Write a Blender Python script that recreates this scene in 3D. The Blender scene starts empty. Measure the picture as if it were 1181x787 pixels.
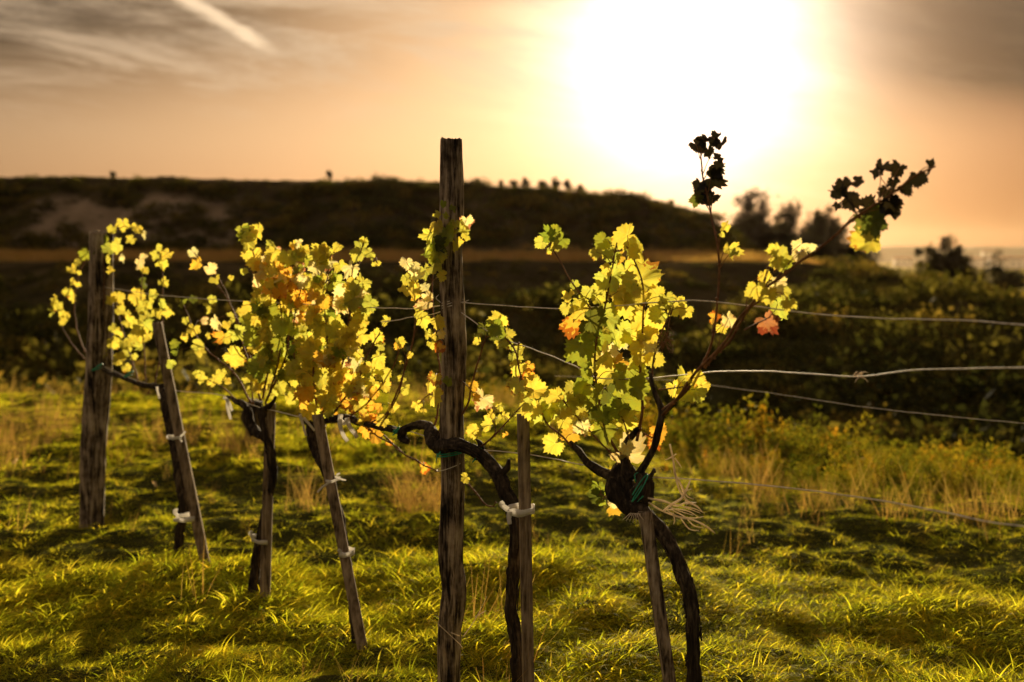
import bpy, math, random
import numpy as np
from mathutils import Vector, Matrix

# ---------------------------------------------------------------- camera, world, sun, exposure
sc = bpy.context.scene
COL = sc.collection
F = 1312.0                      # focal length in photo pixels (1181 wide)
EYE = 1.45
PITCH = math.atan(103.5 / F)
cam_d = bpy.data.cameras.new('camera')
cam = bpy.data.objects.new('camera', cam_d); COL.objects.link(cam)
cam.location = (0, 0, EYE)
cam.rotation_euler = (math.pi / 2 - PITCH, 0, 0)
cam_d.sensor_width = 36.0
cam_d.lens = 36.0 * F / 1181.0
cam_d.clip_start = 0.05
cam_d.clip_end = 30000
cam_d.dof.use_dof = True
cam_d.dof.focus_distance = 3.35
cam_d.dof.aperture_fstop = 2.4
sc.camera = cam

SUN_EL = math.radians(9.4)
SUN_AZ = math.radians(8.6)      # to the right of the view axis (+Y)
SD = Vector((math.sin(SUN_AZ) * math.cos(SUN_EL), math.cos(SUN_AZ) * math.cos(SUN_EL), math.sin(SUN_EL)))

sun_d = bpy.data.lights.new('sun', 'SUN')
sun = bpy.data.objects.new('sun', sun_d); COL.objects.link(sun)
sun_d.energy = 5.0
sun_d.angle = math.radians(0.6)
sun_d.color = (1.0, 0.80, 0.48)
sun.rotation_euler = SD.to_track_quat('Z', 'Y').to_euler()

world = bpy.data.worlds.new('World'); sc.world = world
world.use_nodes = True
nt = world.node_tree
for n in list(nt.nodes): nt.nodes.remove(n)
def N(t, **kw):
    n = NT.nodes.new(t)
    for k, v in kw.items(): setattr(n, k, v)
    return n
def val(s, v): s.default_value = v
def L(a, b): NT.links.new(a, b)
def M(op, a, b=None, c=None, clamp=False):
    n = NT.nodes.new('ShaderNodeMath'); n.operation = op; n.use_clamp = clamp
    for i, v in enumerate((a, b, c)):
        if v is None: continue
        if isinstance(v, (int, float)): n.inputs[i].default_value = v
        else: NT.links.new(v, n.inputs[i])
    return n.outputs[0]
def VM(op, a, b=None, s=None):
    n = NT.nodes.new('ShaderNodeVectorMath'); n.operation = op
    for i, v in enumerate((a, b)):
        if v is None: continue
        if isinstance(v, (tuple, list, Vector)): n.inputs[i].default_value = tuple(v)
        else: NT.links.new(v, n.inputs[i])
    if s is not None:
        if isinstance(s, (int, float)): n.inputs['Scale'].default_value = s
        else: NT.links.new(s, n.inputs['Scale'])
    return n.outputs['Value'] if op in ('DOT_PRODUCT', 'LENGTH', 'DISTANCE') else n.outputs['Vector']
def SMOOTH(x, a, b):
    n = NT.nodes.new('ShaderNodeMapRange'); n.interpolation_type = 'SMOOTHSTEP'; n.clamp = True
    NT.links.new(x, n.inputs['Value'])
    n.inputs['From Min'].default_value = a; n.inputs['From Max'].default_value = b
    n.inputs['To Min'].default_value = 0; n.inputs['To Max'].default_value = 1
    return n.outputs['Result']
def MIXC(f, a, b, blend='MIX'):
    n = NT.nodes.new('ShaderNodeMix'); n.data_type = 'RGBA'; n.blend_type = blend
    for i, v in ((0, f), (6, a), (7, b)):
        if isinstance(v, (int, float)): n.inputs[i].default_value = v
        elif isinstance(v, (tuple, list)): n.inputs[i].default_value = tuple(v) + ((1,) if len(v) == 3 else ())
        else: NT.links.new(v, n.inputs[i])
    return n.outputs[2]
def NOISE(vec, scale, detail=4, rough=0.55, dist=0.0):
    n = NT.nodes.new('ShaderNodeTexNoise')
    if vec is not None: NT.links.new(vec, n.inputs['Vector'])
    n.inputs['Scale'].default_value = scale; n.inputs['Detail'].default_value = detail
    n.inputs['Roughness'].default_value = rough; n.inputs['Distortion'].default_value = dist
    return n.outputs['Fac']

NT = nt
sky = N('ShaderNodeTexSky', sky_type='NISHITA', sun_disc=False)
sky.sun_elevation = SUN_EL
sky.sun_rotation = SUN_AZ       # clockwise from +Y
sky.altitude = 200; sky.air_density = 1.2; sky.dust_density = 4.0; sky.ozone_density = 1.0
tc = N('ShaderNodeTexCoord')
D = VM('NORMALIZE', tc.outputs['Generated'])
sep = N('ShaderNodeSeparateXYZ'); L(D, sep.inputs[0])
dx, dy, dz = sep.outputs
fy = M('MAXIMUM', dy, 0.05)
A = M('DIVIDE', dx, fy)         # tangent of azimuth
E = M('DIVIDE', dz, fy)         # tangent of elevation (the part of the sky ahead)
ang = M('MULTIPLY', M('ARCCOSINE', VM('DOT_PRODUCT', D, tuple(SD))), 180 / math.pi)
warm = MIXC(1.0, sky.outputs['Color'], (0.06, 0.05, 0.06), 'MULTIPLY')
# cloud streak coordinates; the glow is broken up a little by the same thin cloud
ce = N('ShaderNodeCombineXYZ'); L(M('MULTIPLY', A, 1.1), ce.inputs[0]); L(M('ADD', M('MULTIPLY', E, 6.0), M('MULTIPLY', A, 0.8)), ce.inputs[1])
st = NOISE(ce.outputs[0], 3.4, 12, 0.7, 0.5)
st2 = NOISE(ce.outputs[0], 1.7, 4, 0.5, 0.3)
angd = M('ADD', ang, M('MULTIPLY', M('SUBTRACT', st, 0.5), 4.0))
# a thin bright veil in front of the low sun, its glow falling off away from it
veilf = M('EXPONENT', M('MULTIPLY', M('POWER', M('DIVIDE', ang, 42.0), 2.0), -1.0))
vcol = MIXC(SMOOTH(A, 0.1, 0.5), (6.0, 3.6, 1.75), (2.1, 0.85, 0.34))
vcol = MIXC(SMOOTH(E, 0.015, 0.11), MIXC(1.0, vcol, (0.90, 0.74, 0.68), 'MULTIPLY'), vcol)
veil = VM('SCALE', vcol, s=veilf)
core = M('EXPONENT', M('MULTIPLY', M('POWER', M('DIVIDE', angd, 4.6), 1.7), -1.0))
halo = M('EXPONENT', M('MULTIPLY', M('POWER', M('DIVIDE', angd, 10.0), 2.0), -1.0))
g1 = VM('SCALE', (17.0, 16.5, 15.0), s=core)
g2 = VM('SCALE', (1.9, 1.5, 0.7), s=halo)
lum = VM('ADD', VM('ADD', warm, veil), g2)
lum = VM('ADD', lum, VM('SCALE', (2.3, 1.9, 1.45), s=SMOOTH(dz, 0.2, 0.7)))
# thin high cloud: a veil of long streaks, thicker overhead and to the right; corner vignette painted in too
band = M('MULTIPLY', SMOOTH(E, 0.085, 0.235), M('SUBTRACT', 1.0, SMOOTH(E, 0.3, 0.7)))
rgt = SMOOTH(A, 0.15, 0.42)
lft = SMOOTH(M('MULTIPLY', A, -1.0), 0.05, 0.5)
thick = M('MULTIPLY', band, M('ADD', M('MULTIPLY', rgt, 2.4), M('ADD', M('MULTIPLY', lft, 0.85), 0.42)))
thick = M('MULTIPLY', thick, M('ADD', 0.55, M('MULTIPLY', st2, 0.8)), clamp=True)
nearsun = M('EXPONENT', M('MULTIPLY', M('POWER', M('DIVIDE', ang, 11.5), 2.0), -1.0))
thick = M('MULTIPLY', thick, M('SUBTRACT', 1.0, nearsun))
clo = MIXC(thick, lum, (0.38, 0.26, 0.15))
streak = M('MULTIPLY', M('MULTIPLY', SMOOTH(st, 0.43, 0.63), M('SUBTRACT', 1.0, M('MULTIPLY', rgt, 0.85))), M('MULTIPLY', SMOOTH(E, 0.09, 0.18), 0.75))
clo = MIXC(streak, clo, (6.0, 4.3, 2.7))
dark = M('MULTIPLY', M('SUBTRACT', 1.0, SMOOTH(st2, 0.34, 0.58)), M('MULTIPLY', SMOOTH(E, 0.12, 0.2), 0.65))
dark = M('MULTIPLY', dark, M('SUBTRACT', 1.0, nearsun))
dark = M('MAXIMUM', dark, M('MULTIPLY', M('MULTIPLY', SMOOTH(A, 0.24, 0.5), SMOOTH(E, 0.12, 0.2)), 0.55))
clo = MIXC(dark, clo, (1.1, 0.78, 0.5))
# the vapour trail
x0, y0, x1, y1 = -0.325, 0.243, -0.2035, 0.1715
dxx, dyy = x1 - x0, y1 - y0; LL = math.hypot(dxx, dyy)
tpar = M('DIVIDE', M('ADD', M('MULTIPLY', M('SUBTRACT', A, x0), dxx / LL), M('MULTIPLY', M('SUBTRACT', E, y0), dyy / LL)), LL)
tper = M('ABSOLUTE', M('ADD', M('ADD', M('MULTIPLY', M('SUBTRACT', A, x0), -dyy / LL), M('MULTIPLY', M('SUBTRACT', E, y0), dxx / LL)), M('MULTIPLY', M('SUBTRACT', NOISE(ce.outputs[0], 30, 5, 0.7), 0.5), 0.014)))
wid = M('ADD', 0.0072, M('MULTIPLY', M('SUBTRACT', 1.0, tpar), 0.004))
trail = M('MULTIPLY', M('SUBTRACT', 1.0, SMOOTH(M('DIVIDE', tper, wid), 0.15, 1.0)), M('SUBTRACT', 1.0, SMOOTH(tpar, 0.8, 1.05)))
trail = M('MULTIPLY', trail, 0.75)
clo = MIXC(trail, clo, (8.6, 6.3, 4.0))
clo = VM('ADD', clo, g1)
bg = N('ShaderNodeBackground'); L(clo, bg.inputs['Color']); bg.inputs['Strength'].default_value = 0.08
wo = N('ShaderNodeOutputWorld'); L(bg.outputs[0], wo.inputs['Surface'])

sc.view_settings.view_transform = 'Standard'
sc.view_settings.look = 'None'
sc.view_settings.exposure = 0.82
sc.view_settings.gamma = 1.0
sc.render.engine = 'CYCLES'
cy = sc.cycles
cy.use_denoising = True
cy.max_bounces = 6; cy.diffuse_bounces = 2; cy.glossy_bounces = 2; cy.transmission_bounces = 4
cy.volume_bounces = 0; cy.transparent_max_bounces = 6
cy.caustics_reflective = False; cy.caustics_refractive = False
cy.sample_clamp_indirect = 4.0
cy.use_adaptive_sampling = True; cy.adaptive_threshold = 0.02

# ---------------------------------------------------------------- helpers
R = np.random.default_rng(7)
random.seed(7)
CP, SP = math.cos(PITCH), math.sin(PITCH)
def P(u, v, Y):
    """world point at distance Y seen at photo pixel u, v"""
    a = (u - 590.5) / F; b = (393.5 - v) / F
    fy_, fz_ = CP + b * SP, -SP + b * CP
    return Vector((a / fy_ * Y, Y, EYE + fz_ / fy_ * Y))
def Yr(u): return 1.0 / (0.135 + 0.0002705 * u)     # the vine row

def _hash(ix, iy, iz, seed):
    h = (ix.astype(np.int64) * 374761393 + iy.astype(np.int64) * 668265263 + iz.astype(np.int64) * 2147483647 + seed * 974711) & 0xffffffff
    h = ((h ^ (h >> 13)) * 1274126177) & 0xffffffff
    h = h ^ (h >> 16)
    return (h & 0xffff) / 65535.0
def vnoise(x, y, z=0.0, seed=0):
    x = np.asarray(x, float); y = np.asarray(y, float) + 0 * x; z = np.asarray(z, float) + 0 * x
    ix, iy, iz = np.floor(x), np.floor(y), np.floor(z)
    fx, fy_, fz = x - ix, y - iy, z - iz
    fx = fx * fx * (3 - 2 * fx); fy_ = fy_ * fy_ * (3 - 2 * fy_); fz = fz * fz * (3 - 2 * fz)
    r = 0
    for a in (0, 1):
        for b in (0, 1):
            for c in (0, 1):
                w = (fx if a else 1 - fx) * (fy_ if b else 1 - fy_) * (fz if c else 1 - fz)
                r = r + w * _hash(ix + a, iy + b, iz + c, seed)
    return r * 2 - 1
def sm(a, b, x):
    t = np.clip((x - a) / (b - a), 0, 1); return t * t * (3 - 2 * t)

def mesh_np(name, V, Fc, mats, uv=None, col=None, smooth=True, midx=None):
    """V (n,3); Fc list of equal-length index arrays [(m,k)...]"""
    me = bpy.data.meshes.new(name)
    V = np.asarray(V, np.float32)
    if not isinstance(Fc, list): Fc = [Fc]
    Fc = [np.asarray(f, np.int32) for f in Fc if len(f)]
    loops = np.concatenate([f.ravel() for f in Fc])
    tot = np.concatenate([np.full(len(f), f.shape[1], np.int32) for f in Fc])
    st_ = np.concatenate([[0], np.cumsum(tot)[:-1]]).astype(np.int32)
    me.vertices.add(len(V)); me.vertices.foreach_set('co', V.ravel())
    me.loops.add(len(loops)); me.loops.foreach_set('vertex_index', loops)
    me.polygons.add(len(tot)); me.polygons.foreach_set('loop_start', st_); me.polygons.foreach_set('loop_total', tot)
    if smooth: me.polygons.foreach_set('use_smooth', np.ones(len(tot), bool))
    if midx is not None: me.polygons.foreach_set('material_index', np.asarray(midx, np.int32))
    if uv is not None:
        l = me.uv_layers.new(name='UVMap'); l.data.foreach_set('uv', np.asarray(uv, np.float32)[loops].ravel())
    if col is not None:
        a = me.color_attributes.new('Col', 'FLOAT_COLOR', 'POINT')
        c = np.asarray(col, np.float32)
        if c.shape[1] == 3: c = np.concatenate([c, np.ones((len(c), 1), np.float32)], 1)
        a.data.foreach_set('color', c.ravel())
    for m in (mats if isinstance(mats, (list, tuple)) else [mats]): me.materials.append(m)
    me.update(calc_edges=True); me.validate()
    return me
def link(name, me, parent=None, loc=None):
    o = bpy.data.objects.new(name, me); COL.objects.link(o)
    if parent is not None:
        o.parent = parent
        p = parent; off = Vector((0, 0, 0))
        while p is not None: off += p.location; p = p.parent
        o.location = -off + (Vector(loc) if loc else Vector((0, 0, 0)))
    elif loc: o.location = loc
    return o
def thing(name, label, cat, loc, group=None):
    o = bpy.data.objects.new(name, None); COL.objects.link(o)
    o.location = loc; o.empty_display_size = 0.1
    o['label'] = label; o['category'] = cat
    if group: o['group'] = group
    return o
def tag(o, label, cat, group=None, kind=None):
    if label: o['label'] = label
    if cat: o['category'] = cat
    if group: o['group'] = group
    if kind: o['kind'] = kind
    return o

def spline(pts, n):
    """Catmull-Rom through pts (k,m)"""
    p = np.asarray(pts, float)
    if len(p) == 2: 
        t = np.linspace(0, 1, n)[:, None]; return p[0] * (1 - t) + p[1] * t
    q = np.vstack([2 * p[0] - p[1], p, 2 * p[-1] - p[-2]])
    seg = np.linalg.norm(np.diff(p[:, :3], axis=0), axis=1); cum = np.concatenate([[0], np.cumsum(seg)])
    s = np.linspace(0, cum[-1], n); k = np.clip(np.searchsorted(cum, s, 'right') - 1, 0, len(p) - 2)
    t = ((s - cum[k]) / np.maximum(seg[k], 1e-9))[:, None]
    a, b, c, d = q[k], q[k + 1], q[k + 2], q[k + 3]
    return 0.5 * (2 * b + (c - a) * t + (2 * a - 5 * b + 4 * c - d) * t ** 2 + (3 * b - a - 3 * c + d) * t ** 3)

class MB:
    def __init__(s): s.V = []; s.Q = []; s.T = []; s.n = 0; s.C = []; s.U = []; s.m = 0; s.mq = []; s.mt = []
    def add(s, V, Q=None, T=None, col=None, uv=None):
        V = np.asarray(V, float)
        s.V.append(V)
        if Q is not None and len(Q): s.Q.append(np.asarray(Q) + s.n); s.mq.append(np.full(len(Q), s.m))
        if T is not None and len(T): s.T.append(np.asarray(T) + s.n); s.mt.append(np.full(len(T), s.m))
        s.C.append(np.tile(np.asarray(col if col is not None else (1, 1, 1), float), (len(V), 1)) if np.ndim(col) < 2 else col)
        s.U.append(uv if uv is not None else np.zeros((len(V), 2)))
        s.n += len(V)
    def tube(s, pts, rad, sides=8, n=None, bark=0.0, fr=60.0, seed=0, col=None, square=0.0, twist=0.0, long=6.0, cap=True, wob=0.0):
        pts = np.asarray([list(p) for p in pts], float); rad = np.atleast_1d(np.asarray(rad, float))
        if len(rad) == 1: rad = np.repeat(rad, len(pts))
        L_ = np.linalg.norm(np.diff(pts, axis=0), axis=1).sum()
        if n is None: n = max(4, int(L_ / 0.02))
        S = spline(np.hstack([pts, rad[:, None]]), n)
        C = S[:, :3]; r = np.maximum(S[:, 3], 1e-4)
        if wob:
            tt = np.linspace(0, L_, n)
            for ax in range(3): C[:, ax] += wob * vnoise(tt * 18, 3.1 * ax, seed=seed + ax)
        T = np.gradient(C, axis=0); T /= np.linalg.norm(T, axis=1)[:, None] + 1e-12
        up = np.array([0.13, -0.97, 0.2]) if abs(T[0, 1]) < 0.8 else np.array([1.0, 0, 0.1])
        Nn = np.zeros_like(C); v = up - T[0] * up.dot(T[0]); v /= np.linalg.norm(v); Nn[0] = v
        for i in range(1, n):
            v = Nn[i - 1] - T[i] * Nn[i - 1].dot(T[i]); Nn[i] = v / (np.linalg.norm(v) + 1e-12)
        B = np.cross(T, Nn)
        th = np.linspace(0, 2 * math.pi, sides, endpoint=False)[None, :]
        ln = np.linspace(0, L_, n)[:, None]
        thh = th + twist * ln
        rr = r[:, None] * np.ones_like(th)
        if square:
            c_, s_ = np.abs(np.cos(th)), np.abs(np.sin(th)); rr = rr * ((1 - square) + square * 0.93 / np.maximum(c_, s_))
        if bark:
            k = np.cos(thh) * 3.2; m = np.sin(thh) * 3.2
            g = vnoise(k * 1.0 + 10, m * 1.0 + 10, ln * long, seed) * 0.6 + vnoise(k * 2.6, m * 2.6, ln * long * 2.2, seed + 1) * 0.5 + vnoise(k * 5, m * 5, ln * fr, seed + 2) * 0.22
            rr = rr * (1 + bark * g)
        X = C[:, None, :] + rr[..., None] * (np.cos(thh)[..., None] * Nn[:, None, :] + np.sin(thh)[..., None] * B[:, None, :])
        V = X.reshape(-1, 3)
        i = np.arange(n - 1)[:, None]; j = np.arange(sides)[None, :]; j2 = (j + 1) % sides
        Q = np.stack([i * sides + j, i * sides + j2, (i + 1) * sides + j2, (i + 1) * sides + j], -1).reshape(-1, 4)
        T3 = None
        uv = np.stack([np.broadcast_to(thh / 6.2832, rr.shape), np.broadcast_to(ln, rr.shape)], -1).reshape(-1, 2)
        if cap:
            V = np.vstack([V, C[0], C[-1]]); a, b = n * sides, n * sides + 1
            jj = np.arange(sides); j2 = (jj + 1) % sides
            T3 = np.vstack([np.stack([np.full(sides, a), j2, jj], 1), np.stack([np.full(sides, b), (n - 1) * sides + jj, (n - 1) * sides + j2], 1)])
            uv = np.vstack([uv, [[0, 0]], [[0, L_]]])
        s.add(V, Q, T3, col, uv)
    def build(s, name, mats, parent=None, smooth=True):
        V = np.vstack(s.V); Fc = []
        if s.Q: Fc.append(np.vstack(s.Q))
        if s.T: Fc.append(np.vstack(s.T))
        mi = np.concatenate(s.mq + s.mt)
        cc = np.vstack([c if c.shape[1] == 4 else np.concatenate([c, np.ones((len(c), 1))], 1) for c in s.C])
        me = mesh_np(name, V, Fc, mats, uv=np.vstack(s.U), col=cc, smooth=smooth, midx=mi if mi.any() else None)
        return link(name, me, parent)

# ---------------------------------------------------------------- materials
def mat(name):
    global NT
    m = bpy.data.materials.new(name); m.use_nodes = True; NT = m.node_tree
    for n in list(NT.nodes): NT.nodes.remove(n)
    return m
def out(sh, disp=None):
    o = N('ShaderNodeOutputMaterial'); L(sh, o.inputs['Surface'])
def principled(color, rough=0.7, metal=0.0, spec=0.3, bump=None, bdist=0.002, bstr=1.0):
    p = N('ShaderNodeBsdfPrincipled')
    if isinstance(color, (tuple, list)): p.inputs['Base Color'].default_value = tuple(color) + (1,)
    else: L(color, p.inputs['Base Color'])
    if isinstance(rough, (int, float)): p.inputs['Roughness'].default_value = rough
    else: L(rough, p.inputs['Roughness'])
    p.inputs['Metallic'].default_value = metal
    p.inputs['Specular IOR Level'].default_value = spec
    if bump is not None:
        b = N('ShaderNodeBump'); b.inputs['Distance'].default_value = bdist; b.inputs['Strength'].default_value = bstr
        L(bump, b.inputs['Height']); L(b.outputs[0], p.inputs['Normal'])
    return p.outputs[0]
def ramp(f, stops):
    r = N('ShaderNodeValToRGB'); L(f, r.inputs[0]); e = r.color_ramp.elements
    while len(e) < len(stops): e.new(0.5)
    for k, (p, c) in enumerate(stops): e[k].position = p; e[k].color = tuple(c) + (1,)
    return r.outputs[0]
def leafy(color, trans_color, tf=0.5, gloss=0.06, rough=0.45, bump=None):
    d = N('ShaderNodeBsdfDiffuse'); t = N('ShaderNodeBsdfTranslucent'); mx = N('ShaderNodeMixShader'); mx.inputs[0].default_value = tf
    for s_, c in ((d, color), (t, trans_color)):
        if isinstance(c, (tuple, list)): s_.inputs['Color'].default_value = tuple(c) + (1,)
        else: L(c, s_.inputs['Color'])
    L(d.outputs[0], mx.inputs[1]); L(t.outputs[0], mx.inputs[2])
    g = N('ShaderNodeBsdfGlossy'); g.inputs['Roughness'].default_value = rough; g.inputs['Color'].default_value = (1, 1, 1, 1)
    m2 = N('ShaderNodeMixShader'); m2.inputs[0].default_value = gloss; L(mx.outputs[0], m2.inputs[1]); L(g.outputs[0], m2.inputs[2])
    if bump is not None:
        b = N('ShaderNodeBump'); b.inputs['Distance'].default_value = 0.0015; b.inputs['Strength'].default_value = 0.8
        L(bump, b.inputs['Height'])
        for s_ in (d, t, g): L(b.outputs[0], s_.inputs['Normal'])
    return m2.outputs[0]

def wood_mat(name, stops, sx=1.0, bd=0.004):
    m = mat(name)
    uvn = N('ShaderNodeUVMap'); mp = N('ShaderNodeMapping'); L(uvn.outputs[0], mp.inputs[0])
    tcn = N('ShaderNodeTexCoord'); mo = N('ShaderNodeMapping'); L(tcn.outputs['Object'], mo.inputs[0]); mo.inputs['Scale'].default_value = (1, 1, 0.09)
    n1 = NOISE(mo.outputs[0], 55 * sx, 8, 0.65, 0.3)
    n2 = NOISE(tcn.outputs['Object'], 14, 5, 0.6)
    n3 = NOISE(mo.outputs[0], 160 * sx, 4, 0.7)
    f = M('ADD', M('MULTIPLY', n1, 0.6), M('ADD', M('MULTIPLY', n2, 0.25), M('MULTIPLY', n3, 0.15)))
    c = ramp(f, stops)
    out(principled(c, 0.9, 0, 0.15, f, bd * 1.5, 1.0)); return m
M_POST = wood_mat('weathered_wood', [(0.42, (0.012, 0.009, 0.006)), (0.47, (0.10, 0.072, 0.048)), (0.53, (0.32, 0.24, 0.165)), (0.62, (0.56, 0.46, 0.33))])
M_STAKE = wood_mat('grey_stake_wood', [(0.40, (0.03, 0.021, 0.013)), (0.48, (0.19, 0.135, 0.085)), (0.62, (0.42, 0.32, 0.21))], 1.2, 0.003)
M_BARK = wood_mat('vine_bark', [(0.38, (0.006, 0.005, 0.004)), (0.5, (0.035, 0.025, 0.017)), (0.62, (0.13, 0.095, 0.06))], 1.4, 0.004)
def cane_mat():
    m = mat('cane_bark'); tcn = N('ShaderNodeTexCoord')
    f = NOISE(tcn.outputs['Object'], 60, 4)
    out(principled(ramp(f, [(0.3, (0.10, 0.04, 0.018)), (0.7, (0.30, 0.145, 0.06))]), 0.75, 0, 0.15)); return m
M_CANE = cane_mat()
def leaf_mat():
    m = mat('vine_leaf')
    at = N('ShaderNodeAttribute', attribute_name='Col'); uvn = N('ShaderNodeUVMap'); s_ = N('ShaderNodeSeparateXYZ'); L(uvn.outputs[0], s_.inputs[0])
    x, y = s_.outputs[0], s_.outputs[1]
    r = M('SQRT', M('ADD', M('MULTIPLY', x, x), M('MULTIPLY', y, y)))
    phi = M('ARCTAN2', M('ABSOLUTE', x), y)
    d = M('MULTIPLY', r, M('PINGPONG', phi, math.radians(29)))
    wv = M('SUBTRACT', 0.035, M('MULTIPLY', r, 0.022))
    vein = M('SUBTRACT', 1.0, SMOOTH(M('DIVIDE', d, wv), 0.4, 1.3))
    # side veins
    sv = M('PINGPONG', M('ADD', r, M('MULTIPLY', M('PINGPONG', phi, math.radians(29)), 0.7)), 0.085)
    svm = M('MULTIPLY', M('SUBTRACT', 1.0, SMOOTH(sv, 0.004, 0.02)), 0.45)
    vein = M('MAXIMUM', vein, svm)
    tcn = N('ShaderNodeTexCoord')
    no = NOISE(tcn.outputs['Object'], 70, 5, 0.6); nb = NOISE(tcn.outputs['Object'], 260, 3, 0.6)
    base = MIXC(M('MULTIPLY', SMOOTH(no, 0.42, 0.62), 0.45), at.outputs['Color'], MIXC(1.0, at.outputs['Color'], (1.15, 0.88, 0.5), 'MULTIPLY'))
    # dry brown margins and spots, some leaves more than others (alpha = dryness)
    edge = M('ADD', M('MULTIPLY', r, 0.75), M('MULTIPLY', M('SUBTRACT', no, 0.5), 1.5))
    thr = M('SUBTRACT', 1.25, M('MULTIPLY', at.outputs['Alpha'], 0.75))
    dry = SMOOTH(M('SUBTRACT', edge, thr), 0.0, 0.12)
    base = MIXC(dry, base, MIXC(1.0, base, (0.55, 0.28, 0.3), 'MULTIPLY'))
    spot = M('MULTIPLY', SMOOTH(nb, 0.66, 0.70), 0.7)
    base = MIXC(spot, base, MIXC(1.0, base, (0.3, 0.16, 0.4), 'MULTIPLY'))
    base = MIXC(M('MULTIPLY', vein, 0.5), base, MIXC(1.0, base, (1.35, 1.35, 2.2), 'MULTIPLY'))
    dif = MIXC(1.0, base, (0.55, 0.62, 0.6), 'MULTIPLY')
    tb = MIXC(M('MULTIPLY', vein, 0.35), base, MIXC(1.0, base, (0.5, 0.5, 0.4), 'MULTIPLY'))
    out(leafy(dif, tb, 0.62, 0.02, 0.45, M('SUBTRACT', M('MULTIPLY', no, 0.8), M('MULTIPLY', vein, 0.6)))); return m
M_LEAF = leaf_mat()
def wire_mat():
    m = mat('galvanised_wire'); tcn = N('ShaderNodeTexCoord')
    f = NOISE(tcn.outputs['Object'], 90, 4)
    out(principled(ramp(f, [(0.3, (0.5, 0.42, 0.33)), (0.6, (0.85, 0.78, 0.68))]), 0.6, 0.2, 0.4)); return m
M_WIRE = wire_mat()
def simple(name, c, rough=0.7, c2=None, sc_=60, trans=0.0):
    m = mat(name); tcn = N('ShaderNodeTexCoord'); f = NOISE(tcn.outputs['Object'], sc_, 4)
    cc = MIXC(f, c, c2 or tuple(0.6 * v for v in c))
    out(leafy(cc, cc, trans, 0.05) if trans else principled(cc, rough)); return m
M_TIE = simple('white_plastic_tie', (0.95, 0.93, 0.9), 0.6, (0.8, 0.76, 0.7), 90, 0.5)
M_GREEN = simple('green_plastic_tie', (0.03, 0.42, 0.24), 0.4, (0.02, 0.2, 0.12))
M_TWINE = simple('pale_dry_fibre', (0.95, 0.86, 0.66), 0.7, (0.7, 0.52, 0.34), 60, 0.4)
def inst_green(name, stops, tf, patch=None, pscale=0.8, tmul=(1.25, 1.15, 0.6), pmix=0.6):
    m = mat(name); oi = N('ShaderNodeObjectInfo'); g = N('ShaderNodeNewGeometry')
    c = ramp(oi.outputs['Random'], stops)
    pn = NOISE(g.outputs['Position'], pscale, 3, 0.55)
    if patch: c = MIXC(M('MULTIPLY', SMOOTH(pn, 0.54, 0.70), pmix), c, patch)
    at = N('ShaderNodeAttribute', attribute_name='Col'); c = MIXC(1.0, c, at.outputs['Color'], 'MULTIPLY')
    out(leafy(c, MIXC(1.0, c, tmul, 'MULTIPLY'), tf, 0.003, 0.4)); return m
M_GRASS = inst_green('grass_blades', [(0.0, (0.12, 0.14, 0.012)), (0.35, (0.27, 0.29, 0.025)), (0.8, (0.42, 0.39, 0.04)), (1.0, (0.5, 0.42, 0.08))], 0.65, (0.30, 0.25, 0.05), 0.7, (2.7, 2.5, 0.9), 0.45)
M_DRY = inst_green('dry_grass', [(0.0, (0.38, 0.22, 0.1)), (0.5, (0.45, 0.3, 0.13)), (1.0, (0.3, 0.2, 0.07))], 0.5)
M_WEED = inst_green('weed_leaves', [(0.0, (0.05, 0.065, 0.01)), (0.5, (0.13, 0.14, 0.016)), (0.9, (0.24, 0.2, 0.022)), (1.0, (0.36, 0.2, 0.02))], 0.5, (0.26, 0.19, 0.025), 0.8, (1.5, 1.4, 0.6))
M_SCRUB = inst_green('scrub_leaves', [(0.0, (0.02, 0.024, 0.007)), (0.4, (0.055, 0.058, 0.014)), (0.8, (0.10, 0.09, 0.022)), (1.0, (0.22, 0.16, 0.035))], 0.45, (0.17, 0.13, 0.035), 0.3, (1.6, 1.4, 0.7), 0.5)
def bush_mat():
    m = mat('bush_leaves'); at = N('ShaderNodeAttribute', attribute_name='Col')
    out(leafy(at.outputs['Color'], MIXC(1.0, at.outputs['Color'], (1.5, 1.2, 0.6), 'MULTIPLY'), 0.4, 0.03)); return m
M_BUSH = bush_mat()
M_TWIG = simple('bush_twigs', (0.09, 0.06, 0.04))

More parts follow.
